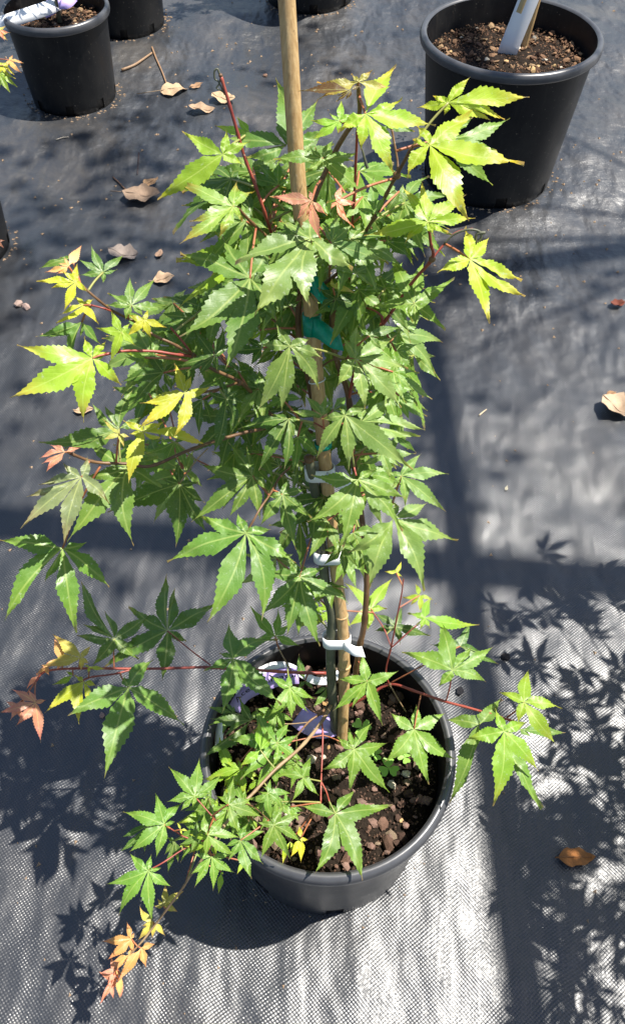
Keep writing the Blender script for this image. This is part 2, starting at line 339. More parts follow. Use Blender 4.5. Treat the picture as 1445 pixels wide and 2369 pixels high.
def chip_mesh(kind):
    bm = bmesh.new(); bmesh.ops.create_icosphere(bm, subdivisions=1, radius=1)
    for v in bm.verts: v.co *= random.uniform(.72, 1.15)
    me = bpy.data.meshes.new(kind); bm.to_mesh(me); bm.free(); me.materials.append(M_CHIP); return me
CHIPS = [chip_mesh('bark_chip') for _ in range(8)]
CHIP_COL = [(.21, .12, .085), (.27, .165, .13), (.13, .075, .052), (.32, .20, .16), (.09, .052, .038), (.30, .22, .15), (.23, .15, .12)]
CHIP_LIGHT = [(.27, .155, .085), (.31, .19, .105), (.19, .105, .06), (.13, .07, .042), (.36, .24, .13)]
def soil(key, level, label, n_ind, n_fine, smin, smax, cols, rare, seed, flat):
    rs = np.random.default_rng(seed); rnd = random.Random(seed)
    c, ro, rt, rb, H = POTS[key]; r = rb + (rt - rb) * level / H - .0035
    e = empty('potting_soil', (c[0], c[1], level), label, 'soil')
    prof = [(0.0005, level + .002), (r*.15, level + .003), (r*.3, level + .002), (r*.45, level), (r*.6, level + .001), (r*.75, level - .001), (r*.88, level - .003), (r, level - .006), (r, level - .03)]
    V, Fc = lathe(prof, c, 64); V = np.array(V); k = len(prof)
    V[:-64, 2] += rs.normal(0, .0016, len(V) - 64)
    mesh_obj('surface', V, Fc, M_SOIL, e, (c[0], c[1], level))
    for i in range(n_ind):
        rr = r * .95 * math.sqrt(rs.random()); a = rs.random() * 6.283; s = smin + (smax - smin) * rs.random() ** 1.8
        rot = (rs.normal(0, .5), rs.normal(0, .5), rs.random() * 6.28)
        col = rnd.choice(cols) if rs.random() > rare else rnd.choice([(.62, .42, .20), (.70, .62, .48), (.5, .30, .13)])
        share('bark_chip', CHIPS[i % 8], e, (rr*math.cos(a), rr*math.sin(a), s * .18 + rs.random() * .003), rot, (s, s * rs.uniform(.55, .95), s * flat * rs.uniform(.7, 1.4)), col)
    # crumbs too small to pick apart
    V = []; Fc = []; b = np.array([(1, 0, 0), (-.5, .8, 0), (-.5, -.8, 0), (0, 0, .9), (0, 0, -.6)]); fb = [(0, 1, 3), (1, 2, 3), (2, 0, 3), (1, 0, 4), (2, 1, 4), (0, 2, 4)]
    for i in range(n_fine):
        rr = r * .97 * math.sqrt(rs.random()); a = rs.random() * 6.283; s = smin * rs.uniform(.22, .75)
        q = Matrix.Rotation(rs.random()*6.28, 3, 'Z') @ Matrix.Rotation(rs.normal(0, .8), 3, 'X')
        n0 = len(V); V += [np.array(q @ Vector(p * s)) + (c[0] + rr*math.cos(a), c[1] + rr*math.sin(a), level + .002) for p in b]; Fc += [tuple(n0 + x for x in f) for f in fb]
    o = mesh_obj('crumbs', V, Fc, M_CHIP, e, (c[0], c[1], level), smooth=False); o.color = (*cols[2], 1); o['kind'] = 'stuff'
    return e
soil('main', SOIL, 'dark potting mix with reddish stone chips around the stake of the foreground maple', 290, 2300, .0035, .0120, CHIP_COL, .07, 3, .5)
soil('big', .300, 'brown bark mulch in the big upper right pot', 280, 1900, .005, .0125, CHIP_LIGHT, .06, 4, .35)
soil('tl', .200, 'potting mix with bark bits in the upper left corner pot', 120, 500, .006, .012, CHIP_LIGHT, .06, 5, .4)
for k_, lab in (('back', 'potting mix in the dark pot behind the upper left pot'), ('top', 'potting mix in the dark pot at the top edge'), ('left', 'potting mix in the pot at the left edge'), ('right', 'potting mix in the pot beyond the right edge')):
    soil(k_, POTS[k_][4] - .05, lab, 0, 150, .006, .012, CHIP_LIGHT, .06, 6, .4)

# ---------------------------------------------------------------- bamboo stake
def cane_at(p0, p1, t, path):
    if path is None: return p0 + (p1 - p0) * t
    cu = np.concatenate([[0], np.cumsum(np.linalg.norm(np.diff(path, axis=0), axis=1))]); return np.array([np.interp(t * cu[-1], cu, path[:, j]) for j in range(3)])
STK = np.array([S0 - np.array([0, 0, .03])] + smooth_path([on_tree(x, y, 0) for x, y in ((790, 1722), (795, 1600), (794, 1480), (779, 1336), (751, 1066), (733, 880), (719, 715), (690, 429), (663, 0), (651, -120))], 10))
def bamboo_stake(name, p0, p1, r0, r1, nodes, label, cat='stake', path=None):
    p0, p1 = np.asarray(p0), np.asarray(p1); e = empty(name, p0, label, cat); k = 90; P = []; rad = []
    for i in range(k + 1):
        t = i / k; P.append(cane_at(p0, p1, t, path)); r = r0 + (r1 - r0) * t
        for q in nodes:
            d = (t - q) * np.linalg.norm(p1 - p0); r *= 1 + .13 * math.exp(-(d / .004) ** 2) - .06 * math.exp(-((d + .007) / .003) ** 2)
        rad.append(r)
    V, Fc = tube_data(P, rad, 14); o = mesh_obj('cane', V, Fc, M_BAMBOO, e, p0)
    for q in nodes:
        a = cane_at(p0, p1, q, path); d = (p1 - p0) / np.linalg.norm(p1 - p0); r = (r0 + (r1 - r0) * q) * 1.15
        V, Fc = tube_data([a - d*.0016, a - d*.0006, a + d*.0006, a + d*.0016], [r*.98, r*1.05, r*1.05, r*.98], 14); mesh_obj('node_ring', V, Fc, M_BAMBOO, e, a)
    return e
bamboo_stake('bamboo_stake', STK[0], STK[-1], .0070, .0060, [.205, .30, .585], 'tall tan bamboo stake tied to the foreground maple', 'stake', STK)

# ---------------------------------------------------------------- leaf geometry
def leaf_data(C, tips, nrm, rs, droop=.12, fold=.22, ns=13, wide=1.0, view=True, twist=.0):
    """a palmate leaf: C the point where the lobes meet, tips the lobe ends (3-D), nrm the blade's normal"""
    C = np.asarray(C); nrm = nrm / np.linalg.norm(nrm)
    U = np.cross(nrm, [0.31, .95, .05]); U /= np.linalg.norm(U); W = np.cross(nrm, U)
    T = []
    for t in tips: d = np.asarray(t) - C; T.append((math.atan2(d @ W, d @ U), np.linalg.norm(d)))
    T.sort(); n = len(T); Lm = float(np.mean([q[1] for q in T])); Lx = max(q[1] for q in T)
    V = []; Fc = []; UV = []
    # where two lobes meet (a sinus), or the open gap at the stalk
    gaps = []
    for i in range(n):
        a0, l0 = T[i]; a1, l1 = T[(i + 1) % n]; g = (a1 - a0) % (2*math.pi)
        if n == 1: g = 2 * math.pi
        gaps.append(g)
    def notch(i, j, g):
        l = min(T[i][1], T[j][1]); return (.43 if g < 1.15 else .31) * l * (.8 + .2 * min(1, .8 / max(g, .3)))
    for i in range(n):
        ang, L = T[i]; gl = gaps[i - 1]; gr = gaps[i]; ax = U * math.cos(ang) + W * math.sin(ang); pe = -U * math.sin(ang) + W * math.cos(ang)
        hw = (.118 * L + .046 * Lm) * wide * rs.uniform(.92, 1.08)
        ph = rs.uniform(0, 6.28); am = rs.uniform(.4, 1.2) * .055 * Lm; dr = droop * rs.uniform(.5, 1.5); fo = fold * rs.uniform(-.4, 1.7); tw = twist * rs.normal(); bd = rs.normal(0, .16)
        base = len(V); sts = np.concatenate([[0], np.linspace(.09, 1, ns * 2)]); cols = 5
        side_n = []
        for g, other in ((gr, (i + 1) % n), (gl, i - 1)):
            if g < 2.2 and n > 1: r = notch(i, other, g); side_n.append((r * math.cos(g/2) / L, r * math.sin(g/2), g))
            else: side_n.append((.06, .10 * hw, 9))
        for k, s in enumerate(sts):
            edge = []
            for q, (sn, tn, g) in enumerate(side_n):
                pr = min(1, s / .39); x = max(0, (s - .39) / .61)                             # swells, then draws out to a fine tip
                wv = hw * (.60 + .40 * pr * pr * (3 - 2 * pr)) * max(0.0, (1 - x) ** 1.42 * (1 + 1.2 * x * (1 - x)))
                tap = 1 if s < .5 else 1 - (s - .5) / .5
                if s <= sn: wv = min(tn / max(sn, 1e-3) * s, tn)
                else:
                    bl = min(1, (s - sn) / .24); bl = bl * bl * (3 - 2 * bl); wv = tn * (1 - bl) * (1 if tap > .9 else tap) + wv * bl
                    if g < 3: wv = min(wv, s * L * math.tan(min(g / 2, 1.3)) * .96)
                    if .02 < s < .985: wv *= (1.07 if k % 2 else .915) if s > sn + .04 else 1
                edge.append(max(wv, 0))
            for c_, f_ in enumerate((-1, -.5, 0, .5, 1)):
                e_ = edge[0] if f_ > 0 else edge[1]; t = e_ * f_
                sk = s + (.018 if abs(f_) == 1 and k % 2 and 0 < k < len(sts) - 1 else 0)
                p = C + ax * (sk * L) + pe * (t + bd * L * sk * (1 - sk))
                wav = am * math.sin(s * 9 + ph + f_ * 1.6) * s + .25 * am * math.sin(s * 31 + ph * 2 + 2.5 * f_) * abs(f_)
                off = fo * abs(t) * (1 - .3 * s) - dr * L * s * s + wav + tw * t * s
                if view and False: pass
                V.append(p + nrm * off); UV.append((t / Lm + .5, s))
        for k in range(len(sts) - 1):
            for c_ in range(cols - 1):
                a = base + k * cols + c_
                if k == 0: Fc.append((base + 2, a + cols, a + cols + 1))
                else: Fc.append((a, a + cols, a + cols + 1, a + 1))
    V = np.array(V); return V, Fc, UV, Lm
def keep_facing(V, C, nrm):   # nothing to do: blades are real sheets at their own depth
    return V
G_ = {  # colour of the blade, colour of its tips
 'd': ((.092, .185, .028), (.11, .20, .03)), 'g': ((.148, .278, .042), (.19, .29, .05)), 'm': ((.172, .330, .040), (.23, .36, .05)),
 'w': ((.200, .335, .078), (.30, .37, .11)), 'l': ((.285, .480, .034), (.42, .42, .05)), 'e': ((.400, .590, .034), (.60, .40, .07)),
 'y': ((.560, .600, .035), (.66, .45, .06)), 'k': ((.070, .150, .016), (.10, .17, .02)), 'b': ((.270, .300, .125), (.38, .25, .13)),  # k: backlit leaf, its shade put into the blade colour
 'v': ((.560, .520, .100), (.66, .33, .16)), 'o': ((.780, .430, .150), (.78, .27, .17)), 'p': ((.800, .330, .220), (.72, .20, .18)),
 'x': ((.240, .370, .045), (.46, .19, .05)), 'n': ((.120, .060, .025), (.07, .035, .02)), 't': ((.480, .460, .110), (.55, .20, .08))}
VIEWN = lambda C: (EYE - C) / np.linalg.norm(EYE - C)
def leaf_from_photo(tree, crop, cx, cy, col, depth, tips, low, rs, fold=None):
    px, py = pix(crop, cx, cy); C = at_z(px, py, depth) if low else on_tree(px, py, depth)
    v = VIEWN(C); n = np.array([0, 0, 1]) * .62 + v * (.62 if not low else .25) + np.array([.12, 0, 0]) + rs.normal(0, .13, 3); n /= np.linalg.norm(n)
    T = [on_plane(*pix(crop, x, y), C, n) for x, y in tips]
    narrow = col in 'po'
    V, Fc, UV, Lm = leaf_data(C, T, n, rs, droop=.0, fold=(.30 if narrow else .20) if fold is None else fold, wide=(1.0 if col == 'p' else 1.1) if narrow else rs.uniform(.92, 1.12), twist=.22)
    # lobes sag away from the eye towards their tips; a real bend of the blade
    dr = rs.uniform(.12, .42); UVa = np.array(UV); L = np.linalg.norm(V - C, axis=1)
    V = V - v[None, :] * 0 + ((V - EYE) / np.linalg.norm(V - EYE, axis=1)[:, None]) * (dr * L * UVa[:, 1] ** 1.6)[:, None]
    o = mesh_obj('leaf', V, Fc, M_LEAF, tree, C, uvs=UV)
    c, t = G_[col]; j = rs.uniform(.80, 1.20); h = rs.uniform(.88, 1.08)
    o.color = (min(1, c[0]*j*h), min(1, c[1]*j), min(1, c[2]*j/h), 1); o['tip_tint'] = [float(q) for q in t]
    return o, C, n, col

# ---------------------------------------------------------------- the foreground maple
TREE_BASE = at_z(776, 1690, SOIL)
tree = empty('maple_tree', (TREE_BASE[0], TREE_BASE[1], SOIL), 'young green maple with lime and pink new shoots, tied to a bamboo stake', 'tree')
# crop, centre, colour, depth (metres in front of the stem) | lobe ends
UP = """
A 505 745 l .03 | 235 590 530 575 690 655 650 815 70 1045
A 690 600 l -.01 | 455 550 600 655 600 490
A 930 680 g .0 | 860 235 500 635 670 765 1145 370 1180 590
A 1285 520 l .03 | 1095 515 1220 470 1300 375 1400 480 1275 605 1100 650
A 1170 770 g .03 | 845 775 1090 690 1240 650 1405 735 1445 1010 1060 860
A 575 1090 x .05 | 200 925 285 1190 215 1345 480 1295 640 1185 600 925 720 990
A 880 950 g -.02 | 635 890 740 810 880 775 960 900 840 1060 640 1115
A 1100 1050 p .095 | 820 1025 1000 1180 1165 1320 1205 1150 1080 985 1060 1160
A 1260 1060 p .085 | 1305 945 1385 1235 1335 1160 1225 1110 1400 1070
A 640 1370 l .02 | 205 1440 430 1230 560 1240 740 1275 720 1400
A 600 1420 l .01 | 195 1450 214 1770 430 1560
A 985 1110 g -.01 | 820 1120 900 1075 960 1160 1060 1080
A 890 1195 g -.02 | 650 1265 780 1190 860 1250
B 245 470 e .06 | 450 150 490 370 715 550 435 870 215 715 65 590
B 800 395 e .05 | 1340 360 1175 510 945 225 695 350 590 430 770 480 1080 515
B 675 680 e .08 | 985 450 1305 805 935 1190 525 905 560 640 590 550
B 800 640 m .03 | 1210 500 1095 950 960 500 1120 720
B 660 1195 e .07 | 235 1285 485 960 620 915 915 1015 980 1168 800 1265 705 1290 508 1338
B 310 1135 g .05 | 300 890 190 1100 385 1020 365 1155
B 470 990 d .0 | 370 1150 400 1010 540 1060
B 380 1320 d .0 | 660 1370 520 1250 340 1440 560 1440 230 1400 450 1200
B 200 260 t .06 | -79 260 410 290 290 180 150 205 -60 370
B 150 310 n .07 | 50 390 220 285 60 350 -205 320 110 380
B 390 550 g .03 | 575 590 480 530 330 610
C 690 260 g .04 | 520 170 610 75 830 145 785 240 690 335 530 280
C 460 220 o .06 | 550 75 390 200 300 260 380 275 430 160
C 480 160 g .03 | 265 235 400 160
C 505 325 y .07 | 345 365 245 320 520 200 585 390 430 520 415 255
C 560 480 y .06 | 375 600 660 605 625 440 500 420 400 545
C 550 590 g .04 | 320 700 460 860 670 740 240 690 540 690
C 880 480 g .06 | 720 400 870 290 1040 305 1125 480 960 560 840 580 710 480
C 815 660 l .08 | 740 510 870 600 640 630 735 870 905 750
C 965 580 y .07 | 860 540 850 690 1010 700 1115 630 990 510
C 620 835 e .09 | 115 745 65 1100 560 1265 810 1015 720 790 710 720 565 690
C 1095 930 d .03 | 810 995 980 760 890 1160 1170 860 1230 940 1150 1060
C 1235 1065 y .10 | 935 1135 930 1300 1160 1360 1405 1025 1165 870 1280 950
C 1300 560 d .03 | 1065 530 1085 615 1245 700 1330 420 1445 390 1400 590
C 1200 790 g .0 | 1080 640 1110 760 1240 800
C 970 830 l .02 | 840 800 990 880
F 795 265 g .07 | 615 90 895 0 940 190 260 355 430 400 700 110
F 960 285 y .10 | 825 210 1100 215 1390 375 860 635 865 300 1090 330
F 800 300 v .09 | 685 200 830 390 870 320 690 340 760 255
F 545 590 b .11 | 180 720 138 935 428 1045 730 765 585 450 420 490 260 640
F 850 520 g .08 | 570 585 590 350 450 1025 895 1045 1085 655 1060 455
F 440 420 p .12 | 265 465 310 555 335 375 540 390 280 500
F 420 1065 m .10 | 0 1010 30 1555 515 1630 730 1325 580 1025 300 1290
F 1170 350 g .05 | 1090 540 1245 550 980 430 1250 340 1080 340
F 1200 635 d .06 | 720 825 1175 1060 1385 970 1370 760 1325 625 1190 490 1080 600
D 920 150 w .09 | 415 315 545 660 915 605 1200 355 720 25 960 -20
D 1060 180 w .05 | 1420 300 1200 50 1100 -20 1190 330 1000 60
D 515 415 g .07 | 50 250 45 810 350 1025 690 700 330 140 640 200
D 1225 380 w .05 | 1050 350 1180 460 1330 470 1400 340 1180 290
D 1085 555 k .03 | 970 640 1050 670 1340 660 1220 510 965 480 1075 470
D 1070 480 v .04 | 1060 415 1215 515 1140 430
D 765 605 d .02 | 530 690 700 470 840 470 860 560 580 800 690 700
D 780 870 w .10 | 565 1300 725 1310 975 1160 1000 950 920 815 690 720 585 860
D 275 940 d .06 | 140 765 335 735 90 1040 35 1000 300 1040 400 850 170 1070
D 355 1220 d .07 | 266 1595 382 1465 480 1250 440 1160 310 1080 230 1170
D 200 1225 d .06 | 60 1380 177 1466 255 1370 110 1180 280 1170
D 1000 1335 w .08 | 785 1300 880 1200 1025 1190 1060 1260 930 1350
D 730 1220 g .02 | 590 1170 650 1110 800 1130 870 1230 600 1280 690 1290
D 600 880 d .0 | 360 900 480 800 520 1000 720 760
D 720 420 g -.01 | 700 500 780 350 640 450
D 580 760 l -.01 | 450 860 480 780 520 830
D 900 1060 d -.02 | 840 1180 960 1160 760 1040 880 960
D 1150 700 g -.02 | 1080 800 1230 640 1290 720 1160 820
E 945 290 e .07 | 1290 430 1310 538 1075 720 725 375 910 75 1070 140
E 570 585 m .06 | 300 600 410 260 640 290 840 415 780 760 570 735 520 660
E 180 955 w .09 | 55 1140 245 1290 485 1280 530 1020 450 800 190 720 90 810
E 270 800 d .10 | 495 745 365 900 200 740
E 450 900 g .06 | 615 850 560 995 470 760
E 430 1040 w .07 | 690 1225 570 1170 605 1050 520 1250
E 470 1200 g .05 | 640 1365 585 1215 540 1370
E 330 1200 d .02 | 480 1300 200 1240 420 1130 300 1340
E 60 1060 g -.01 | -60 1100 20 980 120 1020 40 1180
H 455 175 w .12 | 265 465 480 545 910 540 300 200 420 130 590 130
H 560 220 w .09 | 990 275 960 315 770 45 590 110
H 830 580 w .09 | 1150 568 1130 820 855 790 770 660 965 430 740 560
H 540 605 g .12 | 205 890 445 1060 840 950 860 730 655 540 230 575
H 780 865 w .10 | 475 1090 620 1335 985 1350 1210 1010 1005 760 800 760
H 700 430 w .06 | 560 500 640 430 760 620 830 520 840 300 930 430
H 780 300 g .05 | 930 425 760 200 870 330
H 510 960 g .05 | 640 1290 700 950 400 1060 560 1130
H 340 880 g .06 | 410 1110 205 1140 200 880 290 860
H 440 1050 d .04 | 310 1180 450 1260 530 1190 300 1080 420 1000
H 620 1080 g .0 | 670 1060 560 1180 700 1130
G 545 965 m .13 | 20 1155 286 1561 650 1551 880 1160 710 940 490 830 240 850
G 590 580 g .09 | 240 500 180 890 430 360 550 390 640 870 430 860 700 690
G 790 705 g .09 | 640 915 880 1075 985 860 950 670 840 600 690 720
G 905 1255 g .09 | 645 1500 820 1650 1040 1720 1210 1395 1065 1195 665 1240 840 1140
G 830 200 d .08 | 490 270 630 545 800 540 870 330 720 170 900 210
G 890 320 g .06 | 800 400 855 560 1030 460 985 240
G 900 470 d .03 | 860 690 920 560 820 560
G 900 870 d .02 | 700 910 740 1150 910 1200 960 1000 1020 880
G 1080 700 d .0 | 960 760 1000 640 1180 760 1100 860
G 960 700 d -.02 | 860 800 900 620 1050 800
G 1040 960 d -.02 | 930 1010 1080 1080 1120 900 980 880
"""
# crop, centre, colour, height above the ground | lobe ends
LOW = """
I 765 515 g .36 | 545 130 515 490 620 690 930 650 1000 350 700 330 560 420
I 1120 460 g .34 | 1115 85 1170 180 860 300 700 700 1085 800 1245 530 1458 272
I 860 840 g .37 | 455 1025 700 1445 1230 1090 1025 655 830 760
I 540 640 v .37 | 350 480 275 700 540 730 610 560 600 680
I 560 800 y .365 | 300 1010 530 1090 610 940 500 760 650 830
I 240 940 p .37 | 75 850 0 1010 105 1100 275 1210 190 850 310 920
I 490 760 l .35 | 350 820 440 730
I 600 700 y .37 | 710 715 590 745 560 690
I 260 760 p .36 | 180 850 330 660 240 740
J 460 790 g .37 | 430 560 370 755 265 870 385 1160 785 1100 760 665
J 740 640 m .38 | 575 440 760 460 910 705 840 560 620 660
J 840 985 m .33 | 690 1185 850 1205 960 1150 1010 1060 700 900 835 890
J 940 940 d .29 | 900 760 1000 1000 890 1000
J 1090 980 g .30 | 990 1120 1150 920 1000 1030
M 550 345 m .32 | 410 110 630 215 690 290 720 460 305 590 230 320 520 500
M 380 195 d .31 | 100 180 60 440 300 40 430 110 200 300
M 440 390 l .345 | 490 250 430 200 300 500 520 310
M 260 520 l .28 | 50 590 165 290 200 640 300 640 440 580
M 430 590 l .28 | 345 680 460 570 380 600
M 390 860 l .29 | 415 930 340 690 440 740
M 940 815 m .30 | 705 765 890 740 1070 665 1320 760 1120 1265 795 1225
M 725 575 m .31 | 780 430 555 560 650 730 830 695 640 480
M 710 980 y .28 | 700 895 640 1110 710 1145 760 990
M 1010 990 e .27 | 1100 1200 1030 1050
M 640 770 m .29 | 560 720 700 870 740 800 600 660
M 1065 385 m .31 | 955 300 1030 240 1185 210 1285 345 1300 675 1035 670 850 520
M 640 1000 e .26 | 590 1160 650 1080
K 430 885 m .37 | 395 690 235 870 200 1085 535 1185 640 815 330 1060
K 455 400 l .38 | 280 225 305 515 430 550 600 195 560 400
K 625 160 y .45 | 545 150 660 80 665 185
K 780 310 e .42 | 665 325 750 230 870 340 780 420 720 375
K 815 460 l .39 | 1180 505 780 540 860 320 700 430 850 530
K 620 520 d .35 | 480 550 850 580 660 390 650 640 470 430
K 1000 810 m .38 | 660 690 910 460 1270 655 1225 890 905 920 1130 650
K 1050 650 d .34 | 1305 770 1120 490 850 640 1200 700
N 310 540 m .30 | 150 430 325 375 520 430 580 740 410 910 110 760
N 1045 360 l .37 | 880 295 1075 140 1300 400 1260 645 1000 500
N 910 555 l .37 | 655 605 850 400 1065 495 1140 820 835 1055
N 745 510 g .34 | 520 480 545 1035 890 330 720 690
N 930 640 m .33 | 1165 1070 960 770
N 1010 540 g .33 | 1320 565 1090 590
L 725 265 m .35 | 550 70 755 10 535 305 630 365 710 340 830 245 900 120
L 520 455 m .35 | 460 245 245 370 285 640 465 680 590 440 645 310
L 400 470 d .32 | 235 540 220 640 350 350 390 650
L 415 765 m .34 | 290 645 435 655 500 745 570 870 445 1110 215 1070 130 855
L 810 525 m .37 | 790 380 935 375 1030 545 1000 670 795 680
L 950 320 m .37 | 985 135 1110 270 1180 405 1025 525 920 215
L 735 545 g .345 | 735 420 620 590 700 640 780 600
L 835 670 m .35 | 690 790 720 880 845 900 995 780 965 660 720 655
L 1030 560 m .36 | 930 600 950 690 1105 820 1180 720 1190 500 1080 450
L 1250 460 m .36 | 1140 440 1165 690 1365 690 1445 580 1440 380 1320 320
L 1210 245 m .36 | 1150 310 1240 430 1310 340 1370 250 1230 150
L 590 560 d .32 | 520 660 545 780 615 710 540 540
L 630 490 y .35 | 605 440 680 500 640 525
L 640 590 e .34 | 700 610 620 610
L 900 770 l .30 | 880 925 915 790
L 1050 700 l .30 | 1005 790 1070 740
P 955 465 v .21 | 975 215 1190 290 1120 530 850 460 885 380
P 850 640 v .19 | 690 460 710 680 980 800 830 830 670 850
P 600 830 o .18 | 550 640 265 855 330 1065 625 980 630 760
P 705 930 o .18 | 865 885 765 1155 440 1320
P 560 1010 o .175 | 380 1090 430 1190 640 1110 600 930
P 420 1190 p .155 | 370 1010 455 1040 250 1210 330 1330 470 1300
P 370 1340 p .15 | 245 1565 290 1490 400 1500 330 1240 460 1250
P 480 1240 o .16 | 600 1100 470 1490 560 1200 420 1160
I 120 970 p .37 | 10 1000 40 930 150 1060 70 1060 180 900
I 310 700 o .365 | 240 760 400 640 280 690 330 760
I 420 660 o .37 | 300 690 360 500 460 640 380 720
P 440 1270 p .15 | 230 1190 245 1560 480 1500 330 1450
"""
LEAVES = []
rs = np.random.default_rng(5)
for txt, low in ((UP, False), (LOW, True)):
    for line in txt.strip().splitlines():
        h, t = line.split('|'); h = h.split(); t = list(map(float, t.split())); tp = list(zip(t[::2], t[1::2]))
        LEAVES.append(leaf_from_photo(tree, h[0], float(h[1]), float(h[2]), h[3], float(h[4]), tp, low, rs))
# leaves further inside and behind the crown, seen only through gaps
for i in [q for q in range(134) if q % 4 != 3]:
    t = rs.random(); d_ = -.04 - rs.random() * .07
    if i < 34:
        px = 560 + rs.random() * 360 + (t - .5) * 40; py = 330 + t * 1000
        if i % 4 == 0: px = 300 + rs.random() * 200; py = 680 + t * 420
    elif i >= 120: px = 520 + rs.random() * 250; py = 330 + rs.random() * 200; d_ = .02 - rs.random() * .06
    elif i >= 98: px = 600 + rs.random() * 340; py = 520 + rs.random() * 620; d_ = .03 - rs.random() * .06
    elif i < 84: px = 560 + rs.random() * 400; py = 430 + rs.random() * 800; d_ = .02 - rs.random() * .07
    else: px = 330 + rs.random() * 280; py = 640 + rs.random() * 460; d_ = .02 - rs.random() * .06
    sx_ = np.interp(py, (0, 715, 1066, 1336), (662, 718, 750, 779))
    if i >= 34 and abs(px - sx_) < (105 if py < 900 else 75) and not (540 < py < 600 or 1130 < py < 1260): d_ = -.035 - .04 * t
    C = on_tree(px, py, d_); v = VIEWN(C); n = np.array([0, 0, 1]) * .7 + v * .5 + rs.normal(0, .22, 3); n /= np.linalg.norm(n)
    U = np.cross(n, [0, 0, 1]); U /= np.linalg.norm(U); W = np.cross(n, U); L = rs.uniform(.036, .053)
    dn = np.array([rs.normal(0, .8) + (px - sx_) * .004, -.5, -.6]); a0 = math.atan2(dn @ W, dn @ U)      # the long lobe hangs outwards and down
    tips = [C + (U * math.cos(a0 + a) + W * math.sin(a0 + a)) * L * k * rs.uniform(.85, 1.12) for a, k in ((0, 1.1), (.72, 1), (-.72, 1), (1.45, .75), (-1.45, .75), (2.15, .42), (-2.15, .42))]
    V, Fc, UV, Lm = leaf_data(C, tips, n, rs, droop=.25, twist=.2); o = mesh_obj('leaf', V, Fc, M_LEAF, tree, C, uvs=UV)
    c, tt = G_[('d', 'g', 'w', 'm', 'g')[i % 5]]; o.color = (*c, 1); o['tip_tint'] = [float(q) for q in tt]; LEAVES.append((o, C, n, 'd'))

for i in range(26):
    if i < 8: C = on_tree(690 + rs.random() * 190, 1270 + rs.random() * 150, .03 - rs.random() * .08)
    elif i < 16: C = at_z(500 + rs.random() * 220, 1600 + rs.random() * 200, rs.uniform(.25, .31))
    else: C = at_z(440 + rs.random() * 260, 1830 + rs.random() * 130, rs.uniform(.27, .33))
    n = np.array([0, 0, 1]) * .9 + VIEWN(C) * .2 + rs.normal(0, .2, 3); n /= np.linalg.norm(n); L = rs.uniform(.026, .040)
    U = np.cross(n, [0, 1, 0]); U /= np.linalg.norm(U); W = np.cross(n, U); dn = np.array([rs.normal(-.3, .8), -.8, -.2]); a0 = math.atan2(dn @ W, dn @ U)
    tips = [C + (U * math.cos(a0 + a) + W * math.sin(a0 + a)) * L * k * rs.uniform(.85, 1.12) for a, k in ((0, 1.1), (.72, 1), (-.72, 1), (1.45, .75), (-1.45, .75), (2.15, .42), (-2.15, .42))]
    V, Fc, UV, Lm = leaf_data(C, tips, n, rs, droop=.22, twist=.2); o = mesh_obj('leaf', V, Fc, M_LEAF, tree, C, uvs=UV)
    c, tt = G_[('m', 'g', 'm', 'l')[i % 4]]; o.color = (*c, 1); o['tip_tint'] = [float(q) for q in tt]; LEAVES.append((o, C, n, 'd'))

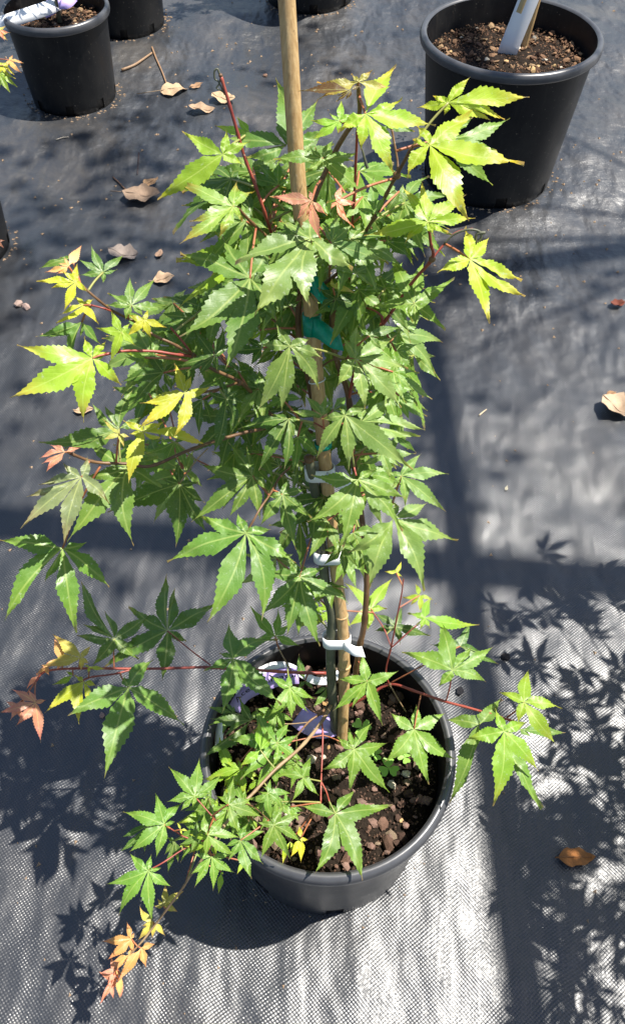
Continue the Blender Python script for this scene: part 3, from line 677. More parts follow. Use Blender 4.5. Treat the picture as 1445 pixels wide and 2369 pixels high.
# stem and branches: (material, r0, r1, low?, [(crop, x, y, depth) ...])
BR = [
 ('trunk', M_TRUNK, .0062, .0045, 0, [('Z', 776, 1690, -.004), ('Z', 768, 1600, .0), ('Z', 764, 1500, .0), ('Z', 768, 1425, .0), ('Z', 755, 1370, .0), ('Z', 746, 1290, 0), ('Z', 735, 1180, 0), ('Z', 722, 1100, .005), ('Z', 714, 1062, .008)]),
 ('trunk', M_BROWN, .0034, .0013, 0, [('Z', 738, 1200, -.012), ('Z', 748, 1050, -.014), ('Z', 728, 950, -.014), ('Z', 708, 850, -.012), ('Z', 690, 760, -.010), ('Z', 697, 640, .0), ('Z', 714, 565, .01), ('A', 1100, 1220, .015), ('A', 1110, 1060, .02), ('A', 1240, 760, .02), ('A', 1330, 600, .025), ('A', 1415, 480, .03), ('B', 200, 330, .04), ('B', 195, 275, .045)]),
 ('stem', M_BROWN, .0036, .0022, 0, [('Z', 818, 1600, -.01), ('K', 370, 700, .0), ('K', 410, 500, .0), ('K', 428, 150, -.005), ('H', 570, 880, -.01), ('Z', 815, 1050, -.01), ('Z', 806, 920, -.005), ('Z', 772, 810, -.005), ('Z', 768, 740, 0), ('Z', 776, 695, .02)]),
 ('branch', M_RED, .0020, .0017, 0, [('A', 900, 1450, -.01), ('A', 840, 1295, -.01), ('A', 775, 1100, .0), ('A', 720, 940, .0), ('A', 655, 770, .0), ('A', 600, 580, .0), ('A', 545, 390, .0), ('A', 492, 215, .0)]),
 ('branch', M_BROWN, .0022, .0016, 0, [('A', 990, 1440, .0), ('A', 820, 1310, .01), ('A', 690, 1190, .03), ('A', 600, 1095, .045)]),
 ('branch', M_RED, .0018, .0014, 0, [('B', 135, 1400, .0), ('B', 150, 1290, .0), ('B', 172, 1000, .01), ('B', 180, 800, .02), ('B', 192, 560, .03)]),
 ('branch', M_BROWN, .0024, .0018, 0, [('Z', 745, 660, -.01), ('B', 100, 1500, .0), ('B', 215, 1310, .01), ('B', 320, 1140, .03), ('B', 400, 980, .04), ('B', 455, 880, .05), ('B', 560, 690, .06)]),
 ('branch', M_BROWN, .0013, .0011, 0, [('B', 455, 870, .05), ('B', 460, 800, .045), ('B', 440, 680, .04), ('B', 422, 575, .035)]),
 ('branch', M_RED, .0024, .0016, 0, [('Z', 806, 925, -.005), ('Z', 825, 850, .01), ('E', 340, 760, .03), ('E', 400, 670, .035), ('E', 560, 440, .045), ('E', 690, 285, .055), ('E', 680, 180, .06), ('E', 668, 70, .065)]),
 ('branch', M_RED, .0012, .0011, 0, [('E', 690, 285, .055), ('E', 760, 200, .05), ('E', 850, 110, .045), ('E', 960, 85, .04)]),
 ('branch', M_RED, .0013, .0010, 0, [('E', 345, 750, .03), ('E', 360, 690, .035), ('E', 320, 640, .035), ('E', 250, 612, .03)]),
 ('branch', M_BROWN, .0026, .0022, 0, [('Z', 700, 1000, -.01), ('D', 650, 1320, .0), ('D', 560, 1220, .01), ('D', 450, 1110, .03), ('D', 260, 1020, .04), ('D', 135, 935, .05)]),
 ('branch', M_RED, .0014, .0011, 0, [('C', 1290, 815, .05), ('C', 1215, 715, .05), ('C', 1140, 630, .045)]),
 ('branch', M_BROWN, .0018, .0014, 0, [('C', 1290, 815, .05), ('C', 1160, 740, .06), ('C', 1030, 680, .06), ('C', 900, 590, .055), ('C', 760, 520, .055), ('C', 640, 430, .06), ('C', 540, 340, .06)]),
 ('branch', M_RED, .0018, .0014, 0, [('C', 1290, 820, .05), ('C', 1180, 810, .06), ('C', 1050, 790, .065), ('C', 930, 785, .07), ('C', 840, 785, .075), ('C', 700, 810, .085)]),
 ('branch', M_BROWN, .0016, .0013, 0, [('D', 440, 1110, .03), ('D', 330, 1150, .06), ('D', 190, 1180, .09), ('D', 80, 1190, .10)]),
 ('branch', M_RED, .0012, .0010, 0, [('C', 760, 525, .055), ('C', 690, 500, .06), ('C', 610, 480, .06)]),
 ('branch', M_BROWN, .0024, .0018, 0, [('Z', 722, 1000, -.01), ('G', 780, 220, .0), ('G', 650, 268, .02), ('G', 560, 285, .03), ('G', 350, 345, .05), ('G', 150, 415, .07), ('F', 1010, 515, .08), ('F', 860, 500, .085), ('F', 700, 495, .09), ('F', 600, 480, .095), ('F', 470, 430, .10)]),
 ('branch', M_OLD, .0010, .0009, 0, [('F', 1390, 395, .055), ('F', 1310, 480, .06), ('F', 1200, 632, .06)]),
 ('branch', M_BROWN, .0017, .0012, 0, [('Z', 718, 1070, -.005), ('G', 860, 520, .02), ('G', 775, 585, .05), ('G', 712, 695, .09), ('G', 640, 800, .11), ('G', 590, 890, .12), ('G', 548, 960, .125)]),
 ('branch', M_RED, .0012, .0010, 0, [('Z', 690, 970, .0), ('G', 920, 212, .05), ('G', 1000, 225, .07), ('G', 1065, 262, .08)]),
 ('branch', M_RED, .0013, .0010, 0, [('Z', 815, 1040, .0), ('H', 510, 490, .10), ('H', 530, 580, .118)]),
 ('branch', M_RED, .0012, .0010, 0, [('Z', 830, 1140, .0), ('H', 670, 690, .06), ('H', 720, 770, .08), ('H', 775, 850, .098)]),
 ('branch', M_BROWN, .0013, .0010, 0, [('D', 1000, 1000, .0), ('D', 1070, 960, .02), ('D', 1160, 955, .06)]),
 ('branch', M_RED, .0026, .0014, 1, [('J', 1085, 888, .30), ('J', 900, 885, .305), ('J', 700, 873, .315), ('J', 480, 860, .325), ('J', 270, 850, .33), ('I', 1370, 703, .33), ('I', 1100, 712, .335), ('I', 880, 714, .34), ('I', 700, 712, .345), ('I', 450, 714, .355), ('I', 300, 735, .36), ('I', 240, 800, .365)]),
 ('branch', M_RED, .0014, .0011, 1, [('I', 880, 720, .34), ('I', 760, 750, .345), ('I', 610, 770, .355), ('I', 540, 800, .36)]),
 ('branch', M_RED, .0011, .0009, 1, [('J', 310, 835, .33), ('J', 210, 760, .335), ('J', 110, 680, .34), ('I', 1120, 462, .34)]),
 ('branch', M_OLD, .0011, .0009, 1, [('J', 845, 868, .31), ('J', 800, 790, .34), ('J', 765, 725, .36)]),
 ('branch', M_OLD, .0028, .0012, 1, [('Z', 772, 1625, .255), ('M', 930, 60, .28), ('M', 850, 200, .30), ('M', 710, 370, .325), ('M', 540, 520, .335), ('M', 390, 680, .335), ('M', 300, 770, .335), ('M', 180, 920, .33), ('L', 820, 620, .32), ('L', 700, 790, .29), ('L', 640, 885, .26), ('P', 955, 550, .205), ('P', 740, 830, .185), ('P', 600, 980, .175), ('P', 430, 1150, .16)]),
 ('branch', M_BROWN, .0022, .0013, 1, [('M', 930, 40, .275), ('M', 850, 140, .285), ('M', 760, 205, .29), ('M', 640, 350, .30)]),
 ('branch', M_RED, .0013, .0011, 1, [('M', 850, 200, .30), ('M', 856, 300, .30), ('M', 850, 480, .295), ('M', 845, 600, .295), ('M', 843, 740, .295)]),
 ('branch', M_PETR, .0010, .0009, 1, [('M', 856, 292, .30), ('M', 760, 310, .30), ('M', 640, 335, .305)]),
 ('branch', M_PETR, .0010, .0009, 1, [('M', 856, 292, .30), ('M', 905, 305, .30), ('M', 965, 332, .305)]),
 ('branch', M_OLD, .0009, .0008, 1, [('M', 760, 205, .29), ('M', 640, 216, .29), ('M', 535, 212, .295)]),
 ('branch', M_RED, .0011, .0009, 1, [('M', 845, 600, .295), ('M', 880, 670, .295), ('M', 900, 735, .30)]),
 ('branch', M_RED, .0024, .0016, 1, [('Z', 795, 1640, .245), ('Z', 850, 1610, .275), ('K', 585, 905, .295), ('K', 760, 955, .315), ('K', 950, 1020, .33), ('K', 1100, 1060, .335), ('K', 1270, 1108, .34), ('K', 1400, 1150, .345), ('N', 970, 480, .35)]),
 ('branch', M_RED, .0013, .0010, 1, [('N', 930, 460, .34), ('N', 985, 420, .355), ('N', 1045, 362, .37)]),
 ('branch', M_RED, .0014, .0009, 1, [('K', 575, 905, .295), ('K', 555, 810, .32), ('K', 590, 655, .36), ('K', 630, 450, .41), ('K', 660, 300, .44), ('K', 672, 200, .46)]),
 ('branch', M_RED, .0010, .0009, 1, [('K', 590, 655, .36), ('K', 540, 530, .37), ('K', 470, 425, .38)]),
 ('branch', M_RED, .0010, .0009, 1, [('K', 592, 660, .36), ('K', 680, 580, .375), ('K', 760, 510, .385)]),
 ('branch', M_PETR, .0011, .0009, 1, [('K', 588, 895, .297), ('K', 690, 840, .32), ('K', 800, 780, .34)]),
 ('branch', M_RED, .0011, .0009, 1, [('K', 955, 1022, .33), ('K', 980, 930, .355), ('K', 992, 860, .37)]),
 ('branch', M_OLD, .0010, .0009, 1, [('K', 585, 915, .295), ('K', 640, 1010, .27), ('K', 690, 1090, .25)]),
 ('branch', M_RED, .0012, .0009, 1, [('L', 805, 560, .33), ('L', 740, 575, .33), ('L', 640, 625, .335), ('L', 520, 705, .34), ('L', 420, 760, .338)]),
 ('branch', M_RED, .0010, .0008, 1, [('L', 870, 440, .335), ('L', 840, 400, .34), ('L', 730, 275, .348)]),
 ('branch', M_RED, .0010, .0008, 1, [('L', 760, 570, .33), ('L', 650, 535, .335), ('L', 560, 480, .345)]),
 ('branch', M_BROWN, .0010, .0008, 1, [('L', 1040, 310, .335), ('L', 1120, 340, .34), ('L', 1240, 445, .355)]),
]
SK = []
for name, mat, r0, r1, low, pts in BR:
    P = [at_z(*pix(c, x, y), d) if low else on_tree(*pix(c, x, y), d) for c, x, y, d in pts]
    big = name in ('trunk', 'stem'); kq = .68 if not low and name == 'branch' else .8 if name == 'branch' else 1; r0 *= kq; r1 *= kq; tube(name, P, r0, r1, mat, tree, 12 if big else 8, 8 if big else 6, 0 if name == 'trunk' else 6); SK += smooth_path(P, 6)
SK = np.array(SK)
for o, C, n, col in LEAVES:                               # each leaf's stalk runs to the nearest twig
    if col == 'n': continue
    d = np.linalg.norm(SK - C, axis=1) + .35 * np.maximum(0, SK[:, 2] - C[2] + .0); j = int(np.argmin(d)); Q = SK[j]; L = np.linalg.norm(Q - C)
    if L < .004: continue
    if L > .095: Q = C + (Q - C) / L * .095
    mid = (C + Q) / 2 + np.array([0, 0, .06]) * L + n * -.05 * L
    pl = tube('petiole', [C - n * .0004, mid, Q], .00085, .0010, M_PETR if col in 'pobxvyt' or int(L * 1e5) % 3 else M_PETG, o, 6, 5)
# withered shoot tips
tube('withered_tip', [on_tree(*pix('A', x, y), 0) for x, y in ((520, 345), (480, 260), (455, 240), (450, 190), (470, 172), (485, 205))], .0006, .0008, M_TRUNK, tree, 6)
tube('withered_tip', [on_tree(*pix('A', x, y), 0) for x, y in ((530, 350), (500, 320), (465, 300), (480, 275), (490, 240))], .0005, .0006, M_TRUNK, tree, 6)
tube('withered_tip', [on_tree(*pix('B', x, y), .03) for x, y in ((200, 650), (225, 720), (245, 790), (258, 835))], .0005, .0014, M_TRUNK, tree, 6)
tube('withered_tip', [on_tree(*pix('E', x, y), .05) for x, y in ((770, 185), (840, 120), (930, 90), (1000, 100), (1020, 140), (985, 180), (990, 120), (1045, 110))], .0008, .0012, M_TRUNK, tree, 6)
for (c, x, y, d, low, r) in (('A', 492, 214, 0, 0, .0015), ('Z', 714, 1061, .008, 0, .0050), ('K', 672, 200, .46, 1, .0008), ('E', 690, 285, .055, 0, .0026), ('B', 455, 880, .05, 0, .0030), ('D', 135, 935, .05, 0, .0029), ('D', 440, 1110, .03, 0, .0030), ('K', 585, 905, .295, 1, .0028)):
    p = at_z(*pix(c, x, y), d) if low else on_tree(*pix(c, x, y), d); V, Fc = tube_data([p - SD*r*.9, p - SD*r*.5, p + SD*r*.3, p + SD*r*.8], [r*.6, r, r, r*.5], 8); mesh_obj('bud', V, Fc, M_BROWN, tree, p)

# ---------------------------------------------------------------- ties between stem and stake
def stake_at(py):
    q = STK - EYE; y = PH/2 - F_PX * (q @ UPV) / (q @ FW); o_ = np.argsort(y); return np.array([np.interp(py, y[o_], STK[o_, j]) for j in range(3)])
def tie(name, py, stem_px, width, mat, label, tail, thick=.0011, pad=.0085, cat='plant tie', tail_drop=0.0):
    A = stake_at(py); B = on_tree(stem_px, py, 0) if stem_px else A; e = empty(name, A, label, cat)
    d = B - A; L = np.linalg.norm(d); P = []; sd = []
    u = d / L if L > 1e-6 else np.array([-1., 0, 0]); u = u - SD * (u @ SD); u /= np.linalg.norm(u); v = np.cross(SD, u)
    for k in range(33):
        a = 2 * math.pi * k / 32; c = B if math.cos(a) > 0 else A; P.append(c + (u * math.cos(a) + v * math.sin(a)) * pad); sd.append(SD + np.array([0, .25, 0]))
    V, Fc = ribbon_data(P, sd, width, thick); mesh_obj('band', V, Fc, mat, e, A)
    if tail:
        t = np.array([1, -.25, 0]); t /= np.linalg.norm(t); st = A + (-v if (-v) @ np.array([0, -1, 0]) > 0 else v) * (pad + thick)
        P = []; sd = []
        for k in range(9):
            s = k / 8; P.append(st + t * tail * s + np.array([0, -.004, 0]) * math.sin(s * 3) + SD * (-tail_drop * s * s + .002 * math.sin(s * 5))); sd.append(SD * (1 - .8 * s) + np.array([0, .9, .3]) * (.3 + s) + t * .2)
        V, Fc = ribbon_data(P, sd, width * .92, thick); V = np.array(V)
        V[-4:] += np.array([[0, 0, 0]] * 4); V[-4] += t * .006; V[-1] += t * .006; mesh_obj('tail', V, Fc, mat, e, st)
    return e
tie('plant_tie', 1480, 763, .0125, M_TIE, 'white plastic tie near the foot of the stake, just above the pot rim', .020, .0007)
tie('plant_tie', 1283, 744, .0125, M_TIE, 'small white tie on the stem, half hidden under leaves', .0)
tie('plant_tie', 1092, 725, .0120, M_TIE, 'white plastic tie at mid stake with its end sticking out right', .022, .0007)
tie('green_tape', 748, 0, .0175, M_GREEN, 'translucent green tape wrapped round the stake with a loose flag end', .022, .0005, .0080, 'plant tie', .006)
tie('green_tape', 640, 0, .0185, M_GREEN, 'green tape on the stake half covered by a large leaf', .016, .0005, .0078, 'plant tie', .010)
tie('green_tape', 1028, 0, .005, M_GREEN, 'small bit of green tape on the stake above the middle white tie', .0, .0005, .0080)
A = stake_at(880); e_ = empty('wire_tie', A, 'thin white wire twisted round the stake below the green tape', 'wire')
P = [A + (np.array([1, 0, 0]) * math.cos(a) + np.cross(SD, [1, 0, 0]) * math.sin(a)) * .0074 + SD * .0022 * math.cos(a + .5) for a in np.linspace(0, 2*math.pi, 25)]
V, Fc = tube_data(P, [.0006] * 25, 6); mesh_obj('wire', V, Fc, M_TIE, e_, A)

# ---------------------------------------------------------------- plant labels
def label_band(parent, name, pts, width, mat, up_mix, thick=.0006):
    P = smooth_path([at_z(x, y, h) for x, y, h in pts], 8); P = np.array(P); T = np.gradient(P, axis=0); sd = []
    for i in range(len(P)):
        s = np.cross(T[i], VIEWN(P[i]) * (1 - up_mix) + np.array([0, 0, 1]) * up_mix); sd.append(s / np.linalg.norm(s))
    V, Fc = ribbon_data(P, sd, width, thick); return mesh_obj(name, V, Fc, mat, parent, P[0]), P, np.array(sd)
lb = empty('plant_label', at_z(650, 1600, SOIL + .006), 'lavender and white loop label lettered Acer palmatum lying in the foreground pot', 'label')
o, P, sdv = label_band(lb, 'name_strip', [(537, 1640, .232), (560, 1606, .238), (600, 1584, .243), (650, 1566, .246), (690, 1562, .246)], .022, M_LAV, .2)
label_band(lb, 'strap', [(596, 1556, .248), (630, 1541, .250), (665, 1542, .248), (700, 1560, .243), (728, 1574, .240), (760, 1574, .240), (785, 1558, .246)], .0105, M_WHITE, .5)
label_band(lb, 'strap', [(538, 1600, .243), (560, 1572, .246), (585, 1556, .247), (602, 1553, .249)], .013, M_WHITE, .3)
label_band(lb, 'end_tab', [(688, 1655, .230), (712, 1672, .232), (742, 1682, .232), (772, 1676, .230)], .029, M_LAV, .4)
label_band(lb, 'strap', [(506, 1740, .235), (507, 1705, .242), (511, 1672, .244)], .010, M_WHITE, .3)
fc = bpy.data.curves.new('lettering', 'FONT'); fc.body = 'Acer palmatum'; fc.size = 1; fo = bpy.data.objects.new('lettering_tmp', fc); COL.objects.link(fo)
dg = bpy.context.evaluated_depsgraph_get(); tm = bpy.data.meshes.new_from_object(fo.evaluated_get(dg)); bpy.data.objects.remove(fo)
tv = np.array([v.co[:] for v in tm.vertices]); tf = [tuple(p.vertices) for p in tm.polygons]
tw = tv[:, 0].max(); cum = np.concatenate([[0], np.cumsum(np.linalg.norm(np.diff(P, axis=0), axis=1))]); span = cum[-1] * .95; off0 = cum[-1] * .10
NV = []
sgn = 1 if sdv[len(P)//2] @ UPV > 0 else -1
for x, y, z in tv:
    s = off0 + x / tw * span; q = [float(np.interp(s, cum, P[:, k])) for k in range(3)]; sd = np.array([float(np.interp(s, cum, sdv[:, k])) for k in range(3)]) * sgn
    i = int(np.clip(np.searchsorted(cum, s), 1, len(P) - 1)); T = P[i] - P[i-1]; nn = np.cross(T, sd); nn /= np.linalg.norm(nn)
    if nn @ VIEWN(P[i]) < 0: nn = -nn
    NV.append(np.array(q) + sd * ((y - .3) * .0078) + nn * .0007)
mesh_obj('lettering', NV, tf, M_INK, lb, P[0], smooth=False); bpy.data.meshes.remove(tm)

c = POTS['big'][0]
a0 = at_z(1170, 128, .300); a1 = at_z(1212, -60, .300) ; topb = a0 + np.array([.055, .03, .20])
wl = empty('plant_label', a0, 'white upright label strip with a tan stripe in the big upper right pot', 'label')
def plate(name, p0, p1, width, thick, mat, parent, shift=0.0, fwd=0.0):
    p0, p1 = np.asarray(p0), np.asarray(p1); s = np.cross(p1 - p0, VIEWN(p0)); s /= np.linalg.norm(s); n = np.cross(s, p1 - p0); n /= np.linalg.norm(n)
    if n @ VIEWN(p0) < 0: n = -n
    P = [p0 + (p1 - p0) * t + s * shift + n * (fwd + .004 * math.sin(t * 3)) for t in np.linspace(0, 1, 8)]; V, Fc = ribbon_data(P, [s] * 8, width, thick); return mesh_obj(name, V, Fc, mat, parent, p0)
plate('strip', a0 - np.array([.002, 0, .008]), topb, .046, .0012, M_WHITE, wl)
sh = np.cross(topb - a0, VIEWN(a0)); sh /= np.linalg.norm(sh); lft = -1 if sh[0] > 0 else 1
plate('tan_stripe', a0 + (topb - a0) * .34, topb - np.array([0, 0, .002]), .013, .0008, M_TAN, wl, lft * .010, .0018)
g0 = at_z(1208, 112, .297)
bamboo_stake('bamboo_stake', g0 - np.array([0, 0, .03]), g0 + np.array([.050, .03, .42]), .0075, .0070, [.5], 'short tan cane behind the white label in the big upper right pot')

tl = empty('plant_label', at_z(80, 40, .212), 'white and lavender loop tag lying in the upper left corner pot', 'label')
label_band(tl, 'strap', [(-20, 62, .236), (40, 42, .246), (95, 24, .250), (130, 10, .250), (160, -8, .25)], .034, M_WHITE, .2)
label_band(tl, 'name_strip', [(100, 8, .240), (112, 22, .232), (120, 36, .222)], .034, M_LAV, .2)
label_band(tl, 'name_strip', [(135, 8, .258), (155, 6, .258), (168, -6, .258)], .030, M_LAV, .3)

# ---------------------------------------------------------------- neighbouring plants
def leaf_template(rs, L=.04):
    C = np.zeros(3); n = np.array([0, 0, 1.]); tips = [np.array([math.cos(a), math.sin(a), 0]) * L * k * rs.uniform(.9, 1.1) for a, k in ((0, 1.05), (.72, .98), (-.72, .98), (1.45, .75), (-1.45, .75), (2.2, .4), (-2.2, .4))]
    V, Fc, UV, Lm = leaf_data(C, tips, n, rs, droop=.25, ns=6, twist=.15); return V, Fc, np.array(UV)
TPL = [leaf_template(np.random.default_rng(40 + i)) for i in range(4)]
def crown_mesh(parent, spots, rs, cols, scale=1.0):
    VV = []; FF = []; UU = []; CC = []; n0 = 0
    for p in spots:
        V, Fc, UV = TPL[int(rs.integers(4))]; s = scale * rs.uniform(.75, 1.2)
        M = np.array(Matrix.Rotation(rs.random() * 6.28, 3, 'Z') @ Matrix.Rotation(rs.normal(0, .5), 3, 'X') @ Matrix.Rotation(rs.normal(.3, .4), 3, 'Y'))
        VV.append(V @ M.T * s + p); FF += [tuple(x + n0 for x in f) for f in Fc]; UU.append(UV); c = np.array(cols[int(rs.integers(len(cols)))]) * rs.uniform(.85, 1.15); CC.append(np.tile([*np.clip(c, 0, 1), 1], (len(V), 1))); n0 += len(V)
    o = mesh_obj('crown', np.concatenate(VV), FF, M_CROWN, parent, tuple(parent.location), uvs=np.concatenate(UU))
    ca = o.data.color_attributes.new('tint', 'FLOAT_COLOR', 'POINT'); ca.data.foreach_set('color', np.concatenate(CC).ravel()); return o
def neighbour(key, label, top, n, seed, spread, cols, zlo=.34, keep=None, extra=()):
    rs = np.random.default_rng(seed); c = POTS[key][0]; z0 = POTS[key][4] - .05
    e = empty('maple_tree', (c[0], c[1], z0), label, 'tree'); P = [np.array([c[0] + .01*math.sin(k*1.7), c[1] + .01*math.cos(k*1.3), z0 - .02 + (top - z0) * k / 6]) for k in range(7)]
    tube('trunk', P, .0065, .003, M_TRUNK, e, 8); spots = []
    nb = max(8, n // 6)
    for b_ in range(nb):
        z = zlo + (top - zlo) * (b_ + .5) / nb; a = rs.random() * 6.28 + b_ * 2.4; L = spread * (1 - .45 * (z - zlo) / (top - zlo)) * rs.uniform(.5, 1.1)
        B = np.array([c[0], c[1], z]); D = np.array([math.cos(a), math.sin(a), .25]); Q = [B, B + D * L * .5 + [0, 0, .02], B + D * L]
        if keep and not all(keep(q) for q in Q): continue
        tube('branch', Q, .0022, .001, M_BROWN, e, 5, 3)
        for k in range(7):
            p = B + D * L * rs.uniform(.3, 1.08) + rs.normal(0, .028, 3)
            if (keep is None or keep(p)) and not (key == 'right' and p[0] - .456 * p[2] < .27): spots.append(p)
    for (px, py, sx, sy, m_) in extra:
        for k in range(m_):
            g = at_z(px + rs.normal(0, sx), py + rs.normal(0, sy), 0); h = rs.uniform(.42, 1.0); p = g + np.array([.456, .1, 1]) * h
            if g[0] < .24: continue
            if keep(p): spots.append(p)
            if k % 9 == 0 and keep(p): tube('branch', [np.array([c[0], c[1], h - .06]), (p + np.array([c[0], c[1], h])) / 2, p], .0022, .001, M_BROWN, e, 5, 3)
    crown_mesh(e, spots, rs, cols, 1.3 if key == 'right' else 1); return e
def in_frame(p, m=60):
    q = np.asarray(p) - EYE; z = q @ FW
    if z < .05: return False
    x = PW/2 + F_PX * q[0] / z; y = PH/2 - F_PX * (q @ UPV) / z; return -m < x < PW + m and -m < y < PH + m
out = lambda p: not in_frame(p, 90)
gr = [(.11, .22, .05), (.08, .17, .05), (.15, .27, .07)]
neighbour('right', 'green maple beyond the right edge, casting leaf shadows over the mat', 1.05, 84, 21, .28, gr, keep=out, extra=((1290, 1560, 100, 130, 32), (1260, 1400, 110, 30, 14), (1390, 1800, 70, 150, 20), (1390, 2230, 80, 110, 20), (1200, 2000, 60, 200, 14)))
neighbour('tl', 'maple in the corner pot, its crown above the frame', .95, 60, 22, .2, gr, .45, keep=out)
neighbour('back', 'maple in the dark pot behind the corner pot, its crown above the frame', .95, 60, 23, .2, gr, .45, keep=out)
neighbour('top', 'maple in the pot at the top edge, its crown above the frame', 1.0, 70, 24, .22, gr, .5, keep=out)
lt = neighbour('left', 'maple at the left edge with pink and yellow new leaves', .9, 60, 25, .2, gr, .40, keep=out)
rs = np.random.default_rng(77)
def side_leaf(px, py, yy, col, tips):
    C = at_y(px, py, yy); v = VIEWN(C); n = v * .6 + np.array([0, 0, .6]) + rs.normal(0, .1, 3); n /= np.linalg.norm(n)
    V, Fc, UV, Lm = leaf_data(C, [on_plane(x, y, C, n) for x, y in tips], n, rs, droop=.12); o = mesh_obj('leaf', V, Fc, M_LEAF, lt, C, uvs=UV)
    c, t = G_[col]; o.color = (*c, 1); o['tip_tint'] = [float(q) for q in t]
    tube('petiole', [C, C + np.array([-.03, .0, .0]), C + np.array([-.07, .01, -.02])], .0009, .0011, M_PETR, o, 6, 4)
side_leaf(-4, 76, 1.62, 'v', [(14, 58), (24, 72), (18, 92), (-20, 60), (-20, 95)])
side_leaf(-2, 70, 1.62, 'p', [(22, 75), (12, 94), (-20, 80)])
side_leaf(22, 138, 1.55, 'o', [(54, 142), (50, 166), (30, 128), (14, 150)])
side_leaf(8, 152, 1.55, 'y', [(32, 140), (34, 172), (-14, 140), (-6, 172), (20, 176)])
side_leaf(-4, 168, 1.54, 'l', [(40, 198), (24, 212), (-2, 210), (36, 178), (-30, 190)])
side_leaf(-4, 560, 1.2, 'p', [(12, 556), (10, 574), (-16, 550), (-10, 580)])

# a taller tree stands right of the frame; its crown shades the mat by the rear pots
sh_ = empty('shade_tree', (2.75, 2.2, 0), 'tall broad-leaved tree beyond the right edge shading the rear pots', 'tree'); rs = np.random.default_rng(90)
tube('trunk', [np.array([2.75, 2.2, -.05]), np.array([2.72, 2.18, 1.0]), np.array([2.65, 2.15, 2.2]), np.array([2.4, 2.1, 3.2]), np.array([2.0, 2.0, 3.9])], .075, .03, M_TRUNK, sh_, 12)
cl = []
for (tx, ty, sx, sy, n) in ((-.42, 1.72, .28, .26, 150), (-.15, 1.45, .22, .16, 60), (-.55, 2.15, .22, .15, 50), (.75, 1.62, .35, .10, 60), (.30, 1.02, .20, .14, 34), (-.30, .95, .25, .20, 60), (.25, 2.75, .3, .25, 50), (.95, 1.25, .25, .15, 26)):
    for k in range(n):
        h = rs.uniform(2.9, 3.7); q = np.array([tx + rs.normal(0, sx), ty + rs.normal(0, sy), 0]) - np.array(SUN_TO) / SUN_TO.z * -h * -1
        q = np.array([tx + rs.normal(0, sx) + .456*h, ty + rs.normal(0, sy) + .1*h, h]); cl.append(q)
    m = np.array([tx + .456*3.3, ty + .33, 3.3]); tube('branch', [np.array([2.5, 2.12, 2.9]), (m + np.array([2.5, 2.12, 2.9])) / 2 + [0, 0, .2], m], .010, .003, M_TRUNK, sh_, 6, 4)
crown_mesh(sh_, cl, rs, gr, 1.25)

# timber frame of the shade house, overhead and beyond the frame: its rails throw the two broad straight shadows
M_WOOD = plain('weathered_timber', (.26, .22, .17), .8, .3, 60, .6, (.14, .11, .08), .4, .002, (1, 1, .1))
def beam(name, p0, p1, wd, ht, parent):
    p0, p1 = np.asarray(p0, float), np.asarray(p1, float); n_ = 8; d = p1 - p0; s_ = np.cross(d, [0, 0, 1.]) if abs(d[2]) < .9 * np.linalg.norm(d) else np.array([1., 0, 0])
    V, Fc = ribbon_data([p0 + d * t for t in np.linspace(0, 1, n_)], [s_] * n_, wd, ht); return mesh_obj(name, V, Fc, M_WOOD, parent, p0, smooth=False)
HR = 3.6
def over(px, py, h=HR): return at_z(px, py, 0) + np.array([.456, .1, 1]) * h
a, b_ = over(0, 1215), over(1445, 1345); d = (b_ - a) / np.linalg.norm(b_ - a); a, b_ = a - d * 4.6, b_ + d * .6
fr = empty('pergola', (b_[0], b_[1], 0), 'timber pergola over the plants, beyond the picture', 'pergola')
beam('rail', a, b_, .075, .05, fr)
c_, e2 = over(1005, 850, HR + .06), over(1215, 2250, HR + .06); d2 = (e2 - c_) / np.linalg.norm(e2 - c_)
beam('rail', c_ - d2 * .9, e2 + d2 * 1.2, .055, .04, fr)
for q in (a, b_): beam('post', (q[0], q[1], -.02), (q[0], q[1], HR - .026), .07, .07, fr)

# ---------------------------------------------------------------- litter on the mat
def dead_leaf(px, py, size, ang, col, label, cup=.25, wide=.62, seed=0, stalk=0.0, lift=.002):
    rs = np.random.default_rng(seed + 300); p = ground_at(px, py); n = 11; m = 7; V = []; Fc = []; UV = []
    ph = rs.uniform(0, 6.28, 4)
    for i in range(n):
        s = i / (n - 1); hw = wide * .5 * math.sin(math.pi * s ** .8) ** .75 * (1 + .12 * math.sin(s * 17 + ph[0]))
        for j in range(m):
            f = -1 + 2 * j / (m - 1); x = (s - .5); y = f * hw
            z = cup * (y * y * 2.2 + x * x * .9) + .05 * math.sin(5 * x + ph[1] + 3 * y) + .045 * math.sin(9 * y + ph[2] + 4 * x) + .03 * math.sin(14 * x + ph[3])
            V.append((x, y, z))
    V = np.array(V) * size; V[:, 2] -= V[:, 2].min(); ca, sa = math.cos(ang), math.sin(ang)
    W = np.stack([V[:, 0]*ca - V[:, 1]*sa, V[:, 0]*sa + V[:, 1]*ca, V[:, 2]], 1) + p + [0, 0, lift]
    for i in range(n - 1):
        for j in range(m - 1): a = i*m + j; Fc.append((a, a + m, a + m + 1, a + 1))
    col = tuple(q * .78 for q in col); e = empty('dead_leaf', p, label, 'dead leaf'); o = mesh_obj('blade', W, Fc, M_DEAD, e, p); o.color = (*col, 1)
    mr = [W[i*m + m//2] + [0, 0, .0007] for i in range(n)]; L = [mr[0] - np.array([ca, sa, 0]) * stalk + [0, 0, -.0005]] + mr if stalk else mr
    o = tube('midrib', L[::2] if len(L) % 2 else L[:-1:2], .0012, .0006, M_TWIGC, e, 5, 2); o.color = (*[q * .75 for q in col], 1)
